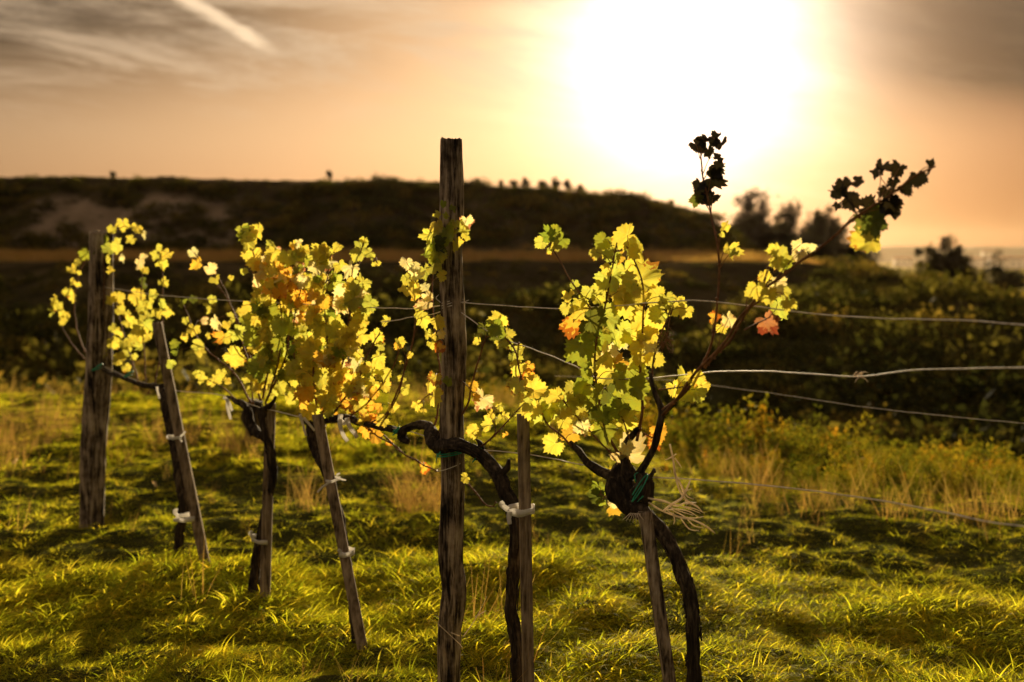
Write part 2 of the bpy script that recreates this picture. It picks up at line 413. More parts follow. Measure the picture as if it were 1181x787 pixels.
def ground_mat():
    m = mat('ground_soil'); g = N('ShaderNodeNewGeometry'); s_ = N('ShaderNodeSeparateXYZ'); L(g.outputs['Position'], s_.inputs[0])
    n1 = NOISE(g.outputs['Position'], 0.5, 6, 0.6); n2 = NOISE(g.outputs['Position'], 9, 5, 0.65)
    near = ramp(n2, [(0.3, (0.025, 0.03, 0.007)), (0.7, (0.075, 0.07, 0.02))])
    far = ramp(M('ADD', M('MULTIPLY', n1, 0.7), M('MULTIPLY', n2, 0.3)), [(0.35, (0.02, 0.016, 0.008)), (0.5, (0.055, 0.042, 0.02)), (0.68, (0.13, 0.09, 0.045))])
    c = MIXC(SMOOTH(s_.outputs[1], 16, 40), near, far)
    # straw-coloured ledge in front of the bank, and mown strip further on
    ledge = M('MULTIPLY', SMOOTH(s_.outputs[1], 42.5, 44.5), M('SUBTRACT', 1.0, SMOOTH(s_.outputs[1], 52, 53.5)))
    c = MIXC(M('MULTIPLY', ledge, 0.85), c, ramp(M('ADD', M('MULTIPLY', n1, 0.5), M('MULTIPLY', n2, 0.5)), [(0.38, (0.07, 0.065, 0.025)), (0.62, (0.36, 0.28, 0.13))]))
    fld = M('MULTIPLY', SMOOTH(s_.outputs[1], 56, 60), SMOOTH(s_.outputs[0], 16, 20))
    c = MIXC(fld, c, (0.34, 0.28, 0.09))
    # bare pale loam where the bank has slipped
    pn = N('ShaderNodeMapping'); L(g.outputs['Position'], pn.inputs[0]); pn.inputs['Scale'].default_value = (0.23, 0.05, 0.5)
    sl = M('MULTIPLY', SMOOTH(NOISE(pn.outputs[0], 1.6, 6, 0.62), 0.36, 0.48), M('MULTIPLY', SMOOTH(s_.outputs[1], 54, 55), M('SUBTRACT', 1.0, SMOOTH(s_.outputs[0], -15.5, -12))))
    sl = M('MULTIPLY', sl, M('SUBTRACT', 1.0, SMOOTH(s_.outputs[2], 3.9, 4.6)))
    sl = M('MULTIPLY', sl, SMOOTH(s_.outputs[0], -24.6, -23.4))
    c = MIXC(sl, c, ramp(n1, [(0.35, (0.2, 0.145, 0.09)), (0.65, (0.38, 0.28, 0.19))]))
    out(principled(c, 1.0, 0, 0.0, M('ADD', n2, n1), 0.12, 0.7)); return m
M_GROUND = ground_mat()

# ---------------------------------------------------------------- terrain
CU = [-900, 0, 250, 500, 640, 700, 760, 795, 818, 835, 850, 2500]
CZ = [90, 86, 83, 78, 70, 64, 57, 48, 36, 18, 0, 0]
def terrain(x, y):
    x = np.asarray(x, float); y = np.asarray(y, float)
    edge = 11.3 - 4.3 * sm(-0.6, 1.9, x) + 0.5 * vnoise(x * 0.7, 0 * x, 3, 5)
    d = y - edge
    drop = -0.2 * np.log1p(np.exp(np.clip(d * 3, -30, 30))) / 3
    z = np.maximum(drop, -4.2)
    z = z + 0.04 * vnoise(x * 1.5, y * 1.8, 0, 11) + 0.038 * vnoise(x * 2.7, y * 3.4, 0, 12) + 0.034 * vnoise(x * 6.5, y * 7.5, 0, 14)
    z = z - 0.03 * np.clip(x, 0, 4) * sm(3, 7, y)
    u45 = x / 45.0 * F + 590
    led = np.interp(u45, [-900, 900, 1000, 1060, 1181, 1500], [1.1, 1.05, 0.55, 0.1, -0.45, -0.8])
    z2 = led + 0.032 * np.clip(y - 44, 0, 9) * np.clip(led / 1.05, 0, 1) + 0.03 * vnoise(x * 0.8, y * 0.8, 0, 15)
    s1 = sm(17, 43.5, y)
    z = z * (1 - s1) + z2 * s1 + 0.5 * vnoise(x * 0.22, y * 0.22, 0, 13) * sm(14, 22, y) * (1 - sm(38, 43, y))
    u62 = x / 60.0 * F + 590
    cz = np.interp(u62, CU, CZ) * 61.0 / F
    wob = 1.6 * vnoise(x * 0.16, 0 * x, 1, 21) + 0.8 * vnoise(x * 0.5, 0 * x, 2, 22)
    hs = sm(53.0 + wob, 61.0 + wob * 0.5, y)
    hill = (1.45 + cz + 0.05 * vnoise(x * 0.3, y * 0.1, 0, 23) + 0.05 * vnoise(x * 1.3, y * 0.6, 0, 24)) - z
    mask = np.clip(cz / 0.4, 0, 1)
    z = z + hill * hs * mask + 0.35 * vnoise(x * 0.6, y * 0.6, 0, 25) * hs * (1 - sm(57, 61, y)) * mask
    far = -25 * sm(110, 1100, y) - 0.9 * sm(46, 100, y) * (1 - mask) * 0.5
    z = z * (1 - sm(140, 900, y)) + far
    return z
ny, nx = 620, 420
yy = np.concatenate([np.linspace(-5, 2, 40, endpoint=False), np.geomspace(2, 24, 300, endpoint=False), np.geomspace(24, 80, 190, endpoint=False), np.geomspace(80, 3200, 90)])
tt = np.linspace(-1, 1, nx)
Yg = np.repeat(yy[:, None], nx, 1); Xg = tt[None, :] * (6 + 0.85 * np.abs(Yg)) 
Zg = terrain(Xg, Yg)
V = np.stack([Xg, Yg, Zg], -1).reshape(-1, 3)
i = np.arange(len(yy) - 1)[:, None]; j = np.arange(nx - 1)[None, :]
Q = np.stack([i * nx + j, i * nx + j + 1, (i + 1) * nx + j + 1, (i + 1) * nx + j], -1).reshape(-1, 4)
tag(link('ground', mesh_np('ground', V, Q, M_GROUND)), 'lumpy vineyard ground running down to a gully and up a bank', None, kind='structure')
def TZ(x, y): return float(terrain(np.array([x]), np.array([y]))[0])

# ---------------------------------------------------------------- scattering
SRC = bpy.data.collections.new('scatter_sources')
def scatter(name, label, sources, pts, rot, scl, idx):
    """one object: geometry nodes put the source plants on its points"""
    col = bpy.data.collections.new(name + '_kinds')
    for k, me in enumerate(sources):
        o = bpy.data.objects.new('%s_kind_%02d' % (name, k), me); col.objects.link(o)
    me = bpy.data.meshes.new(name); n = len(pts)
    me.vertices.add(n); me.vertices.foreach_set('co', np.asarray(pts, np.float32).ravel())
    a = me.attributes.new('rot', 'FLOAT_VECTOR', 'POINT'); a.data.foreach_set('vector', np.asarray(rot, np.float32).ravel())
    a = me.attributes.new('scl', 'FLOAT', 'POINT'); a.data.foreach_set('value', np.asarray(scl, np.float32))
    a = me.attributes.new('idx', 'INT', 'POINT'); a.data.foreach_set('value', np.asarray(idx, np.int32))
    ob = link(name, me)
    g = bpy.data.node_groups.new(name + '_nodes', 'GeometryNodeTree')
    g.interface.new_socket('Geometry', in_out='INPUT', socket_type='NodeSocketGeometry')
    g.interface.new_socket('Geometry', in_out='OUTPUT', socket_type='NodeSocketGeometry')
    gi = g.nodes.new('NodeGroupInput'); go = g.nodes.new('NodeGroupOutput')
    ip = g.nodes.new('GeometryNodeInstanceOnPoints'); ci = g.nodes.new('GeometryNodeCollectionInfo')
    ci.inputs['Collection'].default_value = col; ci.inputs['Separate Children'].default_value = True; ci.inputs['Reset Children'].default_value = True
    def attr(nm, t):
        x = g.nodes.new('GeometryNodeInputNamedAttribute'); x.data_type = t; x.inputs['Name'].default_value = nm; return x.outputs['Attribute']
    g.links.new(gi.outputs[0], ip.inputs['Points']); g.links.new(ci.outputs[0], ip.inputs['Instance'])
    ip.inputs['Pick Instance'].default_value = True
    g.links.new(attr('idx', 'INT'), ip.inputs['Instance Index'])
    e2r = g.nodes.new('FunctionNodeEulerToRotation'); g.links.new(attr('rot', 'FLOAT_VECTOR'), e2r.inputs[0]); g.links.new(e2r.outputs[0], ip.inputs['Rotation'])
    g.links.new(attr('scl', 'FLOAT'), ip.inputs['Scale'])
    g.links.new(ip.outputs[0], go.inputs[0])
    md = ob.modifiers.new('scatter', 'NODES'); md.node_group = g
    tag(ob, label, None, kind='stuff'); return ob

def blades(n, spread, lmin, lmax, w, lean, curl, r, segs=4, colv=(0.8, 1.2), upright=0.5):
    b = MB()
    for _ in range(n):
        a0 = r.uniform(0, 6.283); rr = spread * math.sqrt(r.random()); x, y = rr * math.cos(a0), rr * math.sin(a0)
        az = r.normal(0, 1.0); Ln = r.uniform(lmin, lmax); w0 = w * r.uniform(0.7, 1.3)
        d = np.array([math.cos(az), math.sin(az), 0]) * lean * r.uniform(0.4, 1.5)
        side = np.array([-math.sin(az + r.normal(0, 0.9)), math.cos(az + r.normal(0, 0.9)), 0]); side /= np.linalg.norm(side)
        p = np.array([x, y, -0.015]); V = []
        dirv = np.array([d[0], d[1], 1.0]); dirv /= np.linalg.norm(dirv)
        for k in range(segs + 1):
            t = k / segs; ww = w0 * (1 - t ** 1.6) * 0.5 + 0.0003
            V += [p - side * ww, p + side * ww]
            dirv = dirv + np.array([d[0], d[1], -0.55]) * curl * r.uniform(0.6, 1.4) / segs
            dirv /= np.linalg.norm(dirv); p = p + dirv * Ln / segs
        Qs = [[2 * k, 2 * k + 1, 2 * k + 3, 2 * k + 2] for k in range(segs)]
        c = r.uniform(*colv); hue = r.uniform(-0.12, 0.12)
        b.add(V, Qs, None, (c * (1 + hue), c, c * 0.9))
    return b
def kind_mesh(b, name, m):
    return mesh_np(name, np.vstack(b.V), [f for f in ([np.vstack(b.Q)] if b.Q else []) + ([np.vstack(b.T)] if b.T else [])], m, col=np.vstack(b.C))
def quads(b, C, size, r, col=(1, 1, 1), jit=0.25, asp=0.6, flat=0.0):
    n = len(C); C = np.asarray(C)
    a = r.normal(size=(n, 3)); a[:, 2] *= (1 - flat); a /= np.linalg.norm(a, axis=1)[:, None]
    q = r.normal(size=(n, 3)); q -= a * (q * a).sum(1)[:, None]; q /= np.linalg.norm(q, axis=1)[:, None]
    s = size * r.uniform(0.6, 1.4, (n, 1))
    V = np.stack([C - a * s, C + q * s * asp - a * s * 0.1, C + a * s, C - q * s * asp - a * s * 0.1], 1).reshape(-1, 3)
    c = np.asarray(col) * r.uniform(1 - jit, 1 + jit, (n, 1)); c = np.repeat(np.broadcast_to(c, (n, 3)), 4, 0)
    b.add(V, np.arange(4 * n).reshape(n, 4), None, c)

# grass
r = np.random.default_rng(3)
kinds = []
for k in range(7):
    kinds.append(kind_mesh(blades(46, 0.08, 0.03, 0.09, 0.0034, 1.1, 2.0, r), 'grass_tuft', M_GRASS))
for k in range(3):
    kinds.append(kind_mesh(blades(20, 0.06, 0.07, 0.15, 0.0038, 0.8, 1.7, r, 5), 'long_grass_tuft', M_GRASS))
for k in range(2):
    kinds.append(kind_mesh(blades(9, 0.07, 0.18, 0.34, 0.002, 0.35, 0.35, r, 4), 'dry_grass_tuft', M_DRY))
def field(n, ymin, ymax, spread_x=0.52, margin=0.5):
    y = np.sqrt(r.uniform(ymin ** 2, ymax ** 2, n)); x = r.uniform(-1, 1, n) * (spread_x * y + margin); return x, y
def edgef(x): return 11.3 - 4.3 * sm(-0.6, 1.9, x)
pts = []; rots = []; scls = []; idxs = []
for (n, y0, y1) in ((30000, 1.9, 5.2), (42000, 5.2, 12.6)):
    x, y = field(n, y0, y1)
    keep = (y < edgef(x) + 1.2); x, y = x[keep], y[keep]
    z = terrain(x, y); m = len(x)
    wind = 0.5 + 1.3 * vnoise(x * 0.9, y * 0.9, 0, 41) + 0.9 * vnoise(x * 2.4, y * 2.4, 0, 42)
    rz = wind + r.normal(0, 0.95, m)
    dn = vnoise(x * 0.55, y * 0.55, 0, 43) + 0.6 * vnoise(x * 1.9, y * 1.9, 0, 44)
    p = r.random(m)
    id_ = r.integers(0, 7, m)
    lg = p < 0.06 + 0.14 * (vnoise(x * 1.1, y * 1.1, 0, 47) > 0.15); id_[lg] = r.integers(7, 10, lg.sum())
    dr = (r.random(m) < np.where((dn > 0.5), 0.14, 0.006) * np.where(y > 5.4, 1, 0.03)); id_[dr] = r.integers(10, 12, dr.sum())
    tall = 0.8 + 0.45 * (vnoise(x * 1.3, y * 1.3, 0, 45) + 0.5 * vnoise(x * 3.1, y * 3.1, 0, 46))
    s = tall * r.uniform(0.75, 1.25, m) * (1 + 0.4 * vnoise(x * 6.5 + 3, y * 6.5, 0, 49)) * (1 + 0.3 * vnoise(x * 2.7, y * 3.4, 0, 12))
    pts.append(np.stack([x, y, z], 1)); rots.append(np.stack([r.normal(0, .12, m), r.normal(0, .12, m), rz], 1)); scls.append(np.where(id_ > 6, np.clip(s, 0.4, 1.1), np.clip(s, 0.4, 1.45))); idxs.append(id_)
for (u0, u1, v0, v1, n_) in ((455, 510, 575, 600, 34), (850, 1010, 566, 590, 24), (1030, 1180, 580, 600, 26), (250, 300, 520, 540, 26), (330, 370, 575, 600, 8), (150, 230, 500, 515, 20)):
    uu = r.uniform(u0, u1, n_); vv = r.uniform(v0, v1, n_); y = F * 1.45 / (vv - 290); x = (uu - 590.5) / F * y
    pts.append(np.stack([x, y, terrain(x, y)], 1)); rots.append(np.stack([r.normal(0, .12, n_), r.normal(0, .12, n_), r.uniform(0, 6.28, n_)], 1)); scls.append(r.uniform(0.6, 1.25, n_)); idxs.append(r.integers(10, 12, n_))
scatter('grass', 'windswept green meadow grass around the vines', kinds, np.vstack(pts), np.vstack(rots), np.concatenate(scls), np.concatenate(idxs))

# weeds along the far edge of the meadow
def weed(h, r, plume=False):
    b = MB()
    for s_ in range(r.integers(3, 6)):
        az = r.uniform(0, 6.28); ln = r.uniform(0.1, 0.35); hh = h * r.uniform(0.7, 1.1)
        base = np.array([r.uniform(-.06, .06), r.uniform(-.06, .06), -0.03]); tip = base + np.array([math.cos(az) * ln * hh, math.sin(az) * ln * hh, hh])
        b.tube([base, (base + tip) / 2 + r.normal(0, .015, 3), tip], [0.003, 0.0025, 0.001], 4, 6, col=(0.9, 0.7, 0.6))
        t = r.uniform(0.12, 1.0, 36)[:, None]; C = base + (tip - base) * t + r.normal(0, 1, (36, 3)) * np.array([.05, .05, .02])
        quads(b, C, 0.023, r, (1, 1, 1), 0.4, 0.34)
        if plume:
            t = r.uniform(0.75, 1.08, 30)[:, None]; C = base + (tip - base) * t + r.normal(0, 1, (30, 3)) * 0.018
            quads(b, C, 0.014, r, (1.6, 1.15, 1.2), 0.3, 0.4)
    return b
wk = [kind_mesh(weed(r.uniform(0.4, 0.6), r, k % 3 == 2), 'weed_plant', M_WEED) for k in range(7)]
n = 4800
y = r.uniform(6.3, 14.0, n); x = r.uniform(-0.5, 1.0, n) * 0.56 * y + 0.2
e = edgef(x); dd = y - e
keep = ((dd > -0.4 + 0.7 * r.normal(size=n)) & (dd < 5.6) & (r.random(n) < sm(-1.4, 1.6, x) + 0.10))
x, y, dd = x[keep], y[keep], dd[keep]; m = len(x)
scatter('weeds', 'band of yellow-green and orange weeds where the meadow drops away', wk, np.stack([x, y, terrain(x, y)], 1),
        np.stack([r.normal(0, .1, m), r.normal(0, .1, m), r.uniform(0, 6.28, m)], 1), r.uniform(0.45, 1.05, m) * (0.78 + 0.45 * vnoise(x * 1.4, y * 1.4, 0, 51)) * 1.25 * (0.2 + 0.9 * sm(-0.2, 3.0, dd)), r.integers(0, 7, m))

# scrub over the gully and the bank
def clump(r, n=170, rad=0.6, flatt=0.75):
    b = MB(); th = r.normal(size=(n, 3)); th /= np.linalg.norm(th, axis=1)[:, None]
    rr = rad * r.uniform(0.35, 1.0, (n, 1)) ** 0.6 * (1 + 0.35 * np.sin(th[:, :1] * 5 + r.uniform(0, 6)) * np.cos(th[:, 1:2] * 4))
    C = th * rr * np.array([1, 1, flatt]); C[:, 2] = np.abs(C[:, 2]) * 0.9 + 0.02
    quads(b, C, 0.055, r, (1, 1, 1), 0.45, 0.55)
    for _ in range(8):
        t = C[r.integers(0, n)] * 1.25; b.tube([np.array([0, 0, 0.]), t * 0.5 + r.normal(0, .04, 3), t], [0.012, 0.007, 0.003], 4, 5, col=(0.7, 0.55, 0.5))
    return b
ck = [kind_mesh(clump(r), 'scrub_clump', M_SCRUB) for _ in range(8)]
PX = []; SCs = []
n = 5200
y = r.uniform(14.5, 42.4, n); x = r.uniform(-1, 1, n) * (0.53 * y + 2)
keep = (r.random(n) < 0.55 + 0.5 * vnoise(x * 0.3, y * 0.3, 0, 61)) & (y > edgef(x) + 1.8)
x, y = x[keep], y[keep]; PX.append(np.stack([x, y, terrain(x, y) - 0.05], 1)); SCs.append(r.uniform(0.4, 1.2, len(x)) * (1.0 - 0.8 * sm(31, 41, y) * (x < 0.27 * y)) * (1 + 0.9 * (r.random(len(x)) < 0.12)))
# hill face
n = 2600
y = r.uniform(53.5, 64, n); x = r.uniform(-33, 13, n); z = terrain(x, y)
bare = (vnoise(x * 0.4, z * 0.9, 0, 63) > 0.02) & (x < -13.5) & (x > -23.0) & (z > 1.5) & (z < 4.4)
keep = ~bare & (r.random(n) < 0.75) & (z > 1.35)
x, y, z = x[keep], y[keep], z[keep]; PX.append(np.stack([x, y, z - 0.05], 1)); SCs.append(np.where(y > 59.5, 0.28, r.uniform(0.5, 1.3, len(x))))
# low growth scattered over the ledge
n = 420
y = r.uniform(43, 53, n); x = r.uniform(-1, 0.5, n) * 0.53 * y; z = terrain(x, y)
PX.append(np.stack([x, y, z - 0.05], 1)); SCs.append(r.uniform(0.12, 0.32, n))
# beyond the ledge on the right
n = 260
y = r.uniform(44, 56, n); x = 0.3 * y + r.uniform(0, 14, n); z = terrain(x, y)
PX.append(np.stack([x, y, z - 0.05], 1)); SCs.append(r.uniform(0.3, 0.8, n))
PX = np.vstack(PX); SCs = np.concatenate(SCs); m = len(PX)
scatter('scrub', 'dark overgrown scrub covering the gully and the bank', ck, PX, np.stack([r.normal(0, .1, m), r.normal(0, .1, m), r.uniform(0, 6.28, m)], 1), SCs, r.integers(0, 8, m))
# straw on the ledge
lk = [kind_mesh(blades(40, 0.28, 0.15, 0.4, 0.012, 0.4, 0.6, r, 3), 'straw_tuft', M_DRY) for _ in range(4)]
n = 2600
y = r.uniform(42.5, 53.5, n); x = r.uniform(-1, 0.62, n) * 0.53 * y; m = n
scatter('ledge_grass', 'thin line of straw-coloured grass on the ledge under the hill', lk, np.stack([x, y, terrain(x, y)], 1), np.stack([np.zeros(m), np.zeros(m), r.uniform(0, 6.28, m)], 1), r.uniform(0.5, 1.2, m), r.integers(0, 4, m))

# ---------------------------------------------------------------- bushes and trees in the distance
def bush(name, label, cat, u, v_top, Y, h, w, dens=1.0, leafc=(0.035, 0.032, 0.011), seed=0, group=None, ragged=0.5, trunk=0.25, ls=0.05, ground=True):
    r = np.random.default_rng(seed)
    c = P(u, v_top, Y); zt = c.z; c.z = TZ(c.x, c.y) - 0.03
    h = max(h, (zt - c.z)) if v_top != 215 else h
    t = thing(name, label, cat, c, group)
    b = MB(); tips = []
    nl = int(5 + 5 * dens); c0 = np.array(c)
    th_ = h * 0.018 + 0.012
    top = c0 + [r.normal(0, .04) * w, 0, h * trunk]
    b.tube([c0 + [0, 0, -0.1], (c0 + top) / 2 + r.normal(0, .02, 3) * w, top], [th_ * 1.3, th_, th_ * 0.9], 7, 8, bark=0.1, seed=seed)
    for k in range(nl):
        az = r.uniform(0, 6.283); el = r.uniform(0.25, 1.4); ln = (0.5 + 0.5 * r.random())
        tip = top + np.array([math.cos(az) * w * 0.5 * math.cos(el) * ln * 1.25, math.sin(az) * w * 0.5 * math.cos(el) * ln * 1.25, h * (1 - trunk) * math.sin(el) * ln])
        mid = (top + tip) / 2 + r.normal(0, 0.05, 3) * w
        b.tube([top - [0, 0, .02], mid, tip], [th_ * 0.7, th_ * 0.45, th_ * 0.15], 5, 8)
        for q in range(4):
            s0 = mid * (1 - q / 4) + tip * q / 4; t2 = s0 + r.normal(0, 1, 3) * np.array([.13 * w, .13 * w, .10 * h]) + [0, 0, 0.05 * h]
            b.tube([s0, t2], [th_ * 0.25, th_ * 0.08], 4, 3); tips.append(t2)
        tips.append(tip)
    b.build('trunk', M_TWIG, t)
    lb = MB(); tips = np.array(tips); nn = int(34 * dens)
    for k, tp in enumerate(tips):
        s_ = r.uniform(0.5, 1.2); C = tp + r.normal(0, 1, (nn, 3)) * np.array([0.075 * w, 0.075 * w, 0.055 * h]) * s_
        C[:, 2] = np.maximum(C[:, 2], c0[2] + 0.05)
        quads(lb, C, ls * r.uniform(0.7, 1.2), r, tuple(np.array(leafc) * r.uniform(0.6, 1.6)), 0.3, 0.6)
    lb.build('crown', M_BUSH, t)
    return t
RB = 'bushes beyond the end of the hill'
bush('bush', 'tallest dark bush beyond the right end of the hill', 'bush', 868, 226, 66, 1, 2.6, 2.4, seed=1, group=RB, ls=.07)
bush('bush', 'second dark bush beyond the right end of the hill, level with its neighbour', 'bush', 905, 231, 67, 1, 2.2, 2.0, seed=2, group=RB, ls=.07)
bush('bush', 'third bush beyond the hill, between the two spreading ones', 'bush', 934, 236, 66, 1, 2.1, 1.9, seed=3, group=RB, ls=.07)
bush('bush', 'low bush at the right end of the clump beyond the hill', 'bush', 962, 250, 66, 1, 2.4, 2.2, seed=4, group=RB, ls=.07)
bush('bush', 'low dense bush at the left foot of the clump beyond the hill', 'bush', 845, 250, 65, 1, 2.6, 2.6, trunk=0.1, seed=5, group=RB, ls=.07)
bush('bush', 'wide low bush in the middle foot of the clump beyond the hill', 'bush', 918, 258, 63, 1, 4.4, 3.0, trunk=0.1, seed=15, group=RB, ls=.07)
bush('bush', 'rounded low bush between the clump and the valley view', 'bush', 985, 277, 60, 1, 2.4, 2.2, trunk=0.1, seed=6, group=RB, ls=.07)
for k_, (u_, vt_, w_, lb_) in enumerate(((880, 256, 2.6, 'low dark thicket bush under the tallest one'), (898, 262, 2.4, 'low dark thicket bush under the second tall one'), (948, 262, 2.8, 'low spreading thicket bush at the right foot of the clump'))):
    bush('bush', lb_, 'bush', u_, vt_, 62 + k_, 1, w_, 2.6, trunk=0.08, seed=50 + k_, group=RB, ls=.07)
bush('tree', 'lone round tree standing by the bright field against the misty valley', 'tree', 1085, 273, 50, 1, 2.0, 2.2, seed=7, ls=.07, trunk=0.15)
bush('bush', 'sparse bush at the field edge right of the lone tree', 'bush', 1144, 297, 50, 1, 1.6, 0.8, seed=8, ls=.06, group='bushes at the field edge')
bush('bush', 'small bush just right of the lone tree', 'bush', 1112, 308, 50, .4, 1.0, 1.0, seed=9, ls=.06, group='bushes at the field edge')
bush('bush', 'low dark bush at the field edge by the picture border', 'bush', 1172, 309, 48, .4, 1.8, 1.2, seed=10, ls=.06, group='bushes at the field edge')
sap = [(380, 0.55, 'single dark bush on the long flat part of the skyline'), (550, 0.45, 'first small bush on the skyline right of the tall post'),
       (577, 0.35, 'low tuft-like bush on the skyline before the pair of saplings'), (592, 0.5, 'left of the close pair of skyline saplings'), (607, 0.6, 'right of the close pair of skyline saplings'),
       (626, 0.65, 'sapling in the middle of the skyline group'), (641, 0.75, 'tallest sapling on the skyline of the hill'), (655, 0.7, 'rounded sapling right of the tallest one on the skyline'),
       (669, 0.5, 'last sapling of the skyline group'), (130, 0.4, 'tiny bush on the skyline above the bare loam face'), (776, 0.4, 'small bush on the falling right shoulder of the hill'), (700, 0.3, 'tiny bush after the sapling group on the skyline')]
for k, (u, h, lab) in enumerate(sap):
    bush('sapling', lab, 'sapling', u, 215, 61.5, h, h * 0.8, 0.5, seed=30 + k, group='saplings along the hill skyline', ls=.06, trunk=0.2)

# the valley beyond: pale houses of the far town
M_WALLF = simple('far_wall', (0.75, 0.68, 0.6), 0.8); M_ROOFF = simple('far_roof', (0.3, 0.14, 0.09), 0.8); M_WINF = simple('far_window', (0.05, 0.06, 0.08), 0.3)
hl = ['long pale hall in the misty valley, nearest the lone tree', 'small pale house in the valley between the hall and the long block', 'long pale block in the valley at the right border', 'taller pale block in the valley above the field bushes', 'small gabled house in the valley left of the lone tree']
for k, (u, w, h, d_) in enumerate([(1128, 60, 14, 1900), (1150, 26, 16, 1700), (1172, 70, 16, 1800), (1140, 30, 26, 2300), (1040, 30, 14, 2000)]):
    x = (u - 590) / F * d_; z = TZ(x, d_) - 1
    t = thing('house', hl[k], 'house', (x, d_, z), 'pale houses in the far valley')
    b = MB(); X0, X1, Y0, Y1 = x - w / 2, x + w / 2, d_ - 7, d_ + 7
    Vb = [(X0, Y0, z), (X1, Y0, z), (X1, Y1, z), (X0, Y1, z), (X0, Y0, z + h), (X1, Y0, z + h), (X1, Y1, z + h), (X0, Y1, z + h)]
    b.add(Vb, [[0, 1, 5, 4], [1, 2, 6, 5], [2, 3, 7, 6], [3, 0, 4, 7], [4, 5, 6, 7]]); b.build('wall', M_WALLF, t, False)
    b = MB(); e_ = 0.8; Vr = [(X0 - e_, Y0 - e_, z + h + .1), (X1 + e_, Y0 - e_, z + h + .1), (X1 + e_, Y1 + e_, z + h + .1), (X0 - e_, Y1 + e_, z + h + .1), (X0 - e_, d_, z + h + 5), (X1 + e_, d_, z + h + 5)]
    b.add(Vr, [[0, 1, 5, 4], [2, 3, 4, 5], [3, 2, 1, 0]], [[0, 4, 3], [1, 2, 5]]); b.build('roof', M_ROOFF, t, False)
    for q in range(int(w / 10)):
        for f_ in range(int(h / 7)):
            b = MB(); xx, zz = X0 + 3 + q * 10, z + 3 + f_ * 6
            b.add([(xx + p_, Y0 - e2, zz + r2) for e2 in (.1, .25) for p_, r2 in ((0, 0), (3, 0), (3, 3), (0, 3))], [[0, 1, 2, 3], [7, 6, 5, 4], [0, 4, 5, 1], [1, 5, 6, 2], [2, 6, 7, 3], [3, 7, 4, 0]])
            b.build('window', M_WINF, t, False)
# far ridge line
xs = np.linspace(-2600, 2600, 160); V = []
for a in range(4):
    for x in xs:
        hgt = [0, 1, 1, 0][a] * (26 + 14 * (0.5 + 0.5 * vnoise(np.array([x / 600]), np.array([0.0]), 0, 71)[0]) + 4 * vnoise(np.array([x / 90]), np.array([0.0]), 0, 72)[0])
        V.append((x, 2700 + [0, 100, 200, 420][a], -26 + hgt))
nn = len(xs); i = np.arange(3)[:, None]; j = np.arange(nn - 1)[None, :]
Q = np.stack([i * nn + j, i * nn + j + 1, (i + 1) * nn + j + 1, (i + 1) * nn + j], -1).reshape(-1, 4)
M_HILL = simple('far_hill', (0.07, 0.08, 0.05), 0.9, None, 0.002)
tag(link('hills', mesh_np('hills', np.array(V), Q, M_HILL)), 'low misty hills on the far horizon', None, kind='structure')

# ---------------------------------------------------------------- posts
def pole(name, label, cat, top, bot, Yt, Yb, wpx, m, seed, bark=0.09, square=0.0, group=None, mids=(), ragged=0.02, n=None, taper=1.0):
    pt, pb = P(top[0], top[1], Yt), P(bot[0], bot[1], Yb)
    pb.z = min(pb.z, TZ(pb.x, pb.y) - 0.05)
    t = (pt, pb); r_ = wpx * 0.5 * Yt / F
    b = MB(); pts = [pb]
    for (u, v) in mids[::-1]: pts.append(P(u, v, Yt + (Yb - Yt) * (v - top[1]) / (bot[1] - top[1])))
    pts.append(pt)
    rad = [r_ * taper] * (len(pts) - 1) + [r_]
    n = n or int((pt - pb).length / 0.008)
    b.tube(pts, rad, 40, n, bark=bark, seed=seed, square=square, long=2.5, fr=25)
    V = b.V[0]
    # broken, splintered end grain
    zt = V[:, 2].max(); k = V[:, 2] > zt - 0.0125
    V[k, 2] += ragged * (0.35 * vnoise(V[k, 0] * 60, V[k, 1] * 60, 0, seed + 5) + 0.25 * vnoise(V[k, 0] * 160, V[k, 1] * 160, 0, seed + 6))
    return b, pb
b, pb = pole('post', '', '', (521, 161), (519, 818), 3.60, 3.63, 23, M_POST, 3, 0.2, mids=((522, 230), (520, 300), (523, 400), (520, 480), (522, 560), (519, 640), (523, 680), (518, 730)), ragged=0.016, taper=1.2)
tag(b.build('post', M_POST), 'tall weathered split post with a ragged top in the middle of the row', 'post', 'wooden end posts of the vine row')
b, pb = pole('post', '', '', (117, 268), (105, 606), 6.0, 6.05, 24, M_POST, 9, 0.16, mids=((115, 400), (108, 520)), ragged=0.03, taper=1.2)
tag(b.build('post', M_POST), 'thick weathered post at the far left end of the row', 'post', 'wooden end posts of the vine row')
ST = 'wooden stakes beside the vines'
stk = [((181, 372), (240, 662), 5.15, 5.05, 12, 21, 'leaning grey stake nearest the far left post'),
       ((312, 466), (305, 705), 4.62, 4.60, 13, 22, 'upright grey stake under the widest clump of yellow leaves'),
       ((366, 478), (421, 745), 4.15, 4.02, 13, 23, 'leaning stake just left of the tall middle post'),
       ((603, 478), (611, 868), 3.32, 3.30, 14.5, 24, 'straight squared stake right of the tall middle post'),
       ((744, 590), (800, 960), 2.92, 2.86, 15, 25, 'dark leaning stake under the knotted nearest vine')]
for (a, c, y1, y2, w, sd, lab) in stk:
    b, pb = pole('stake', '', '', a, c, y1, y2, w, M_STAKE, sd, 0.05, 0.75, ragged=0.008)
    tag(b.build('stake', M_POST if sd == 25 else M_STAKE), lab, 'stake', ST)

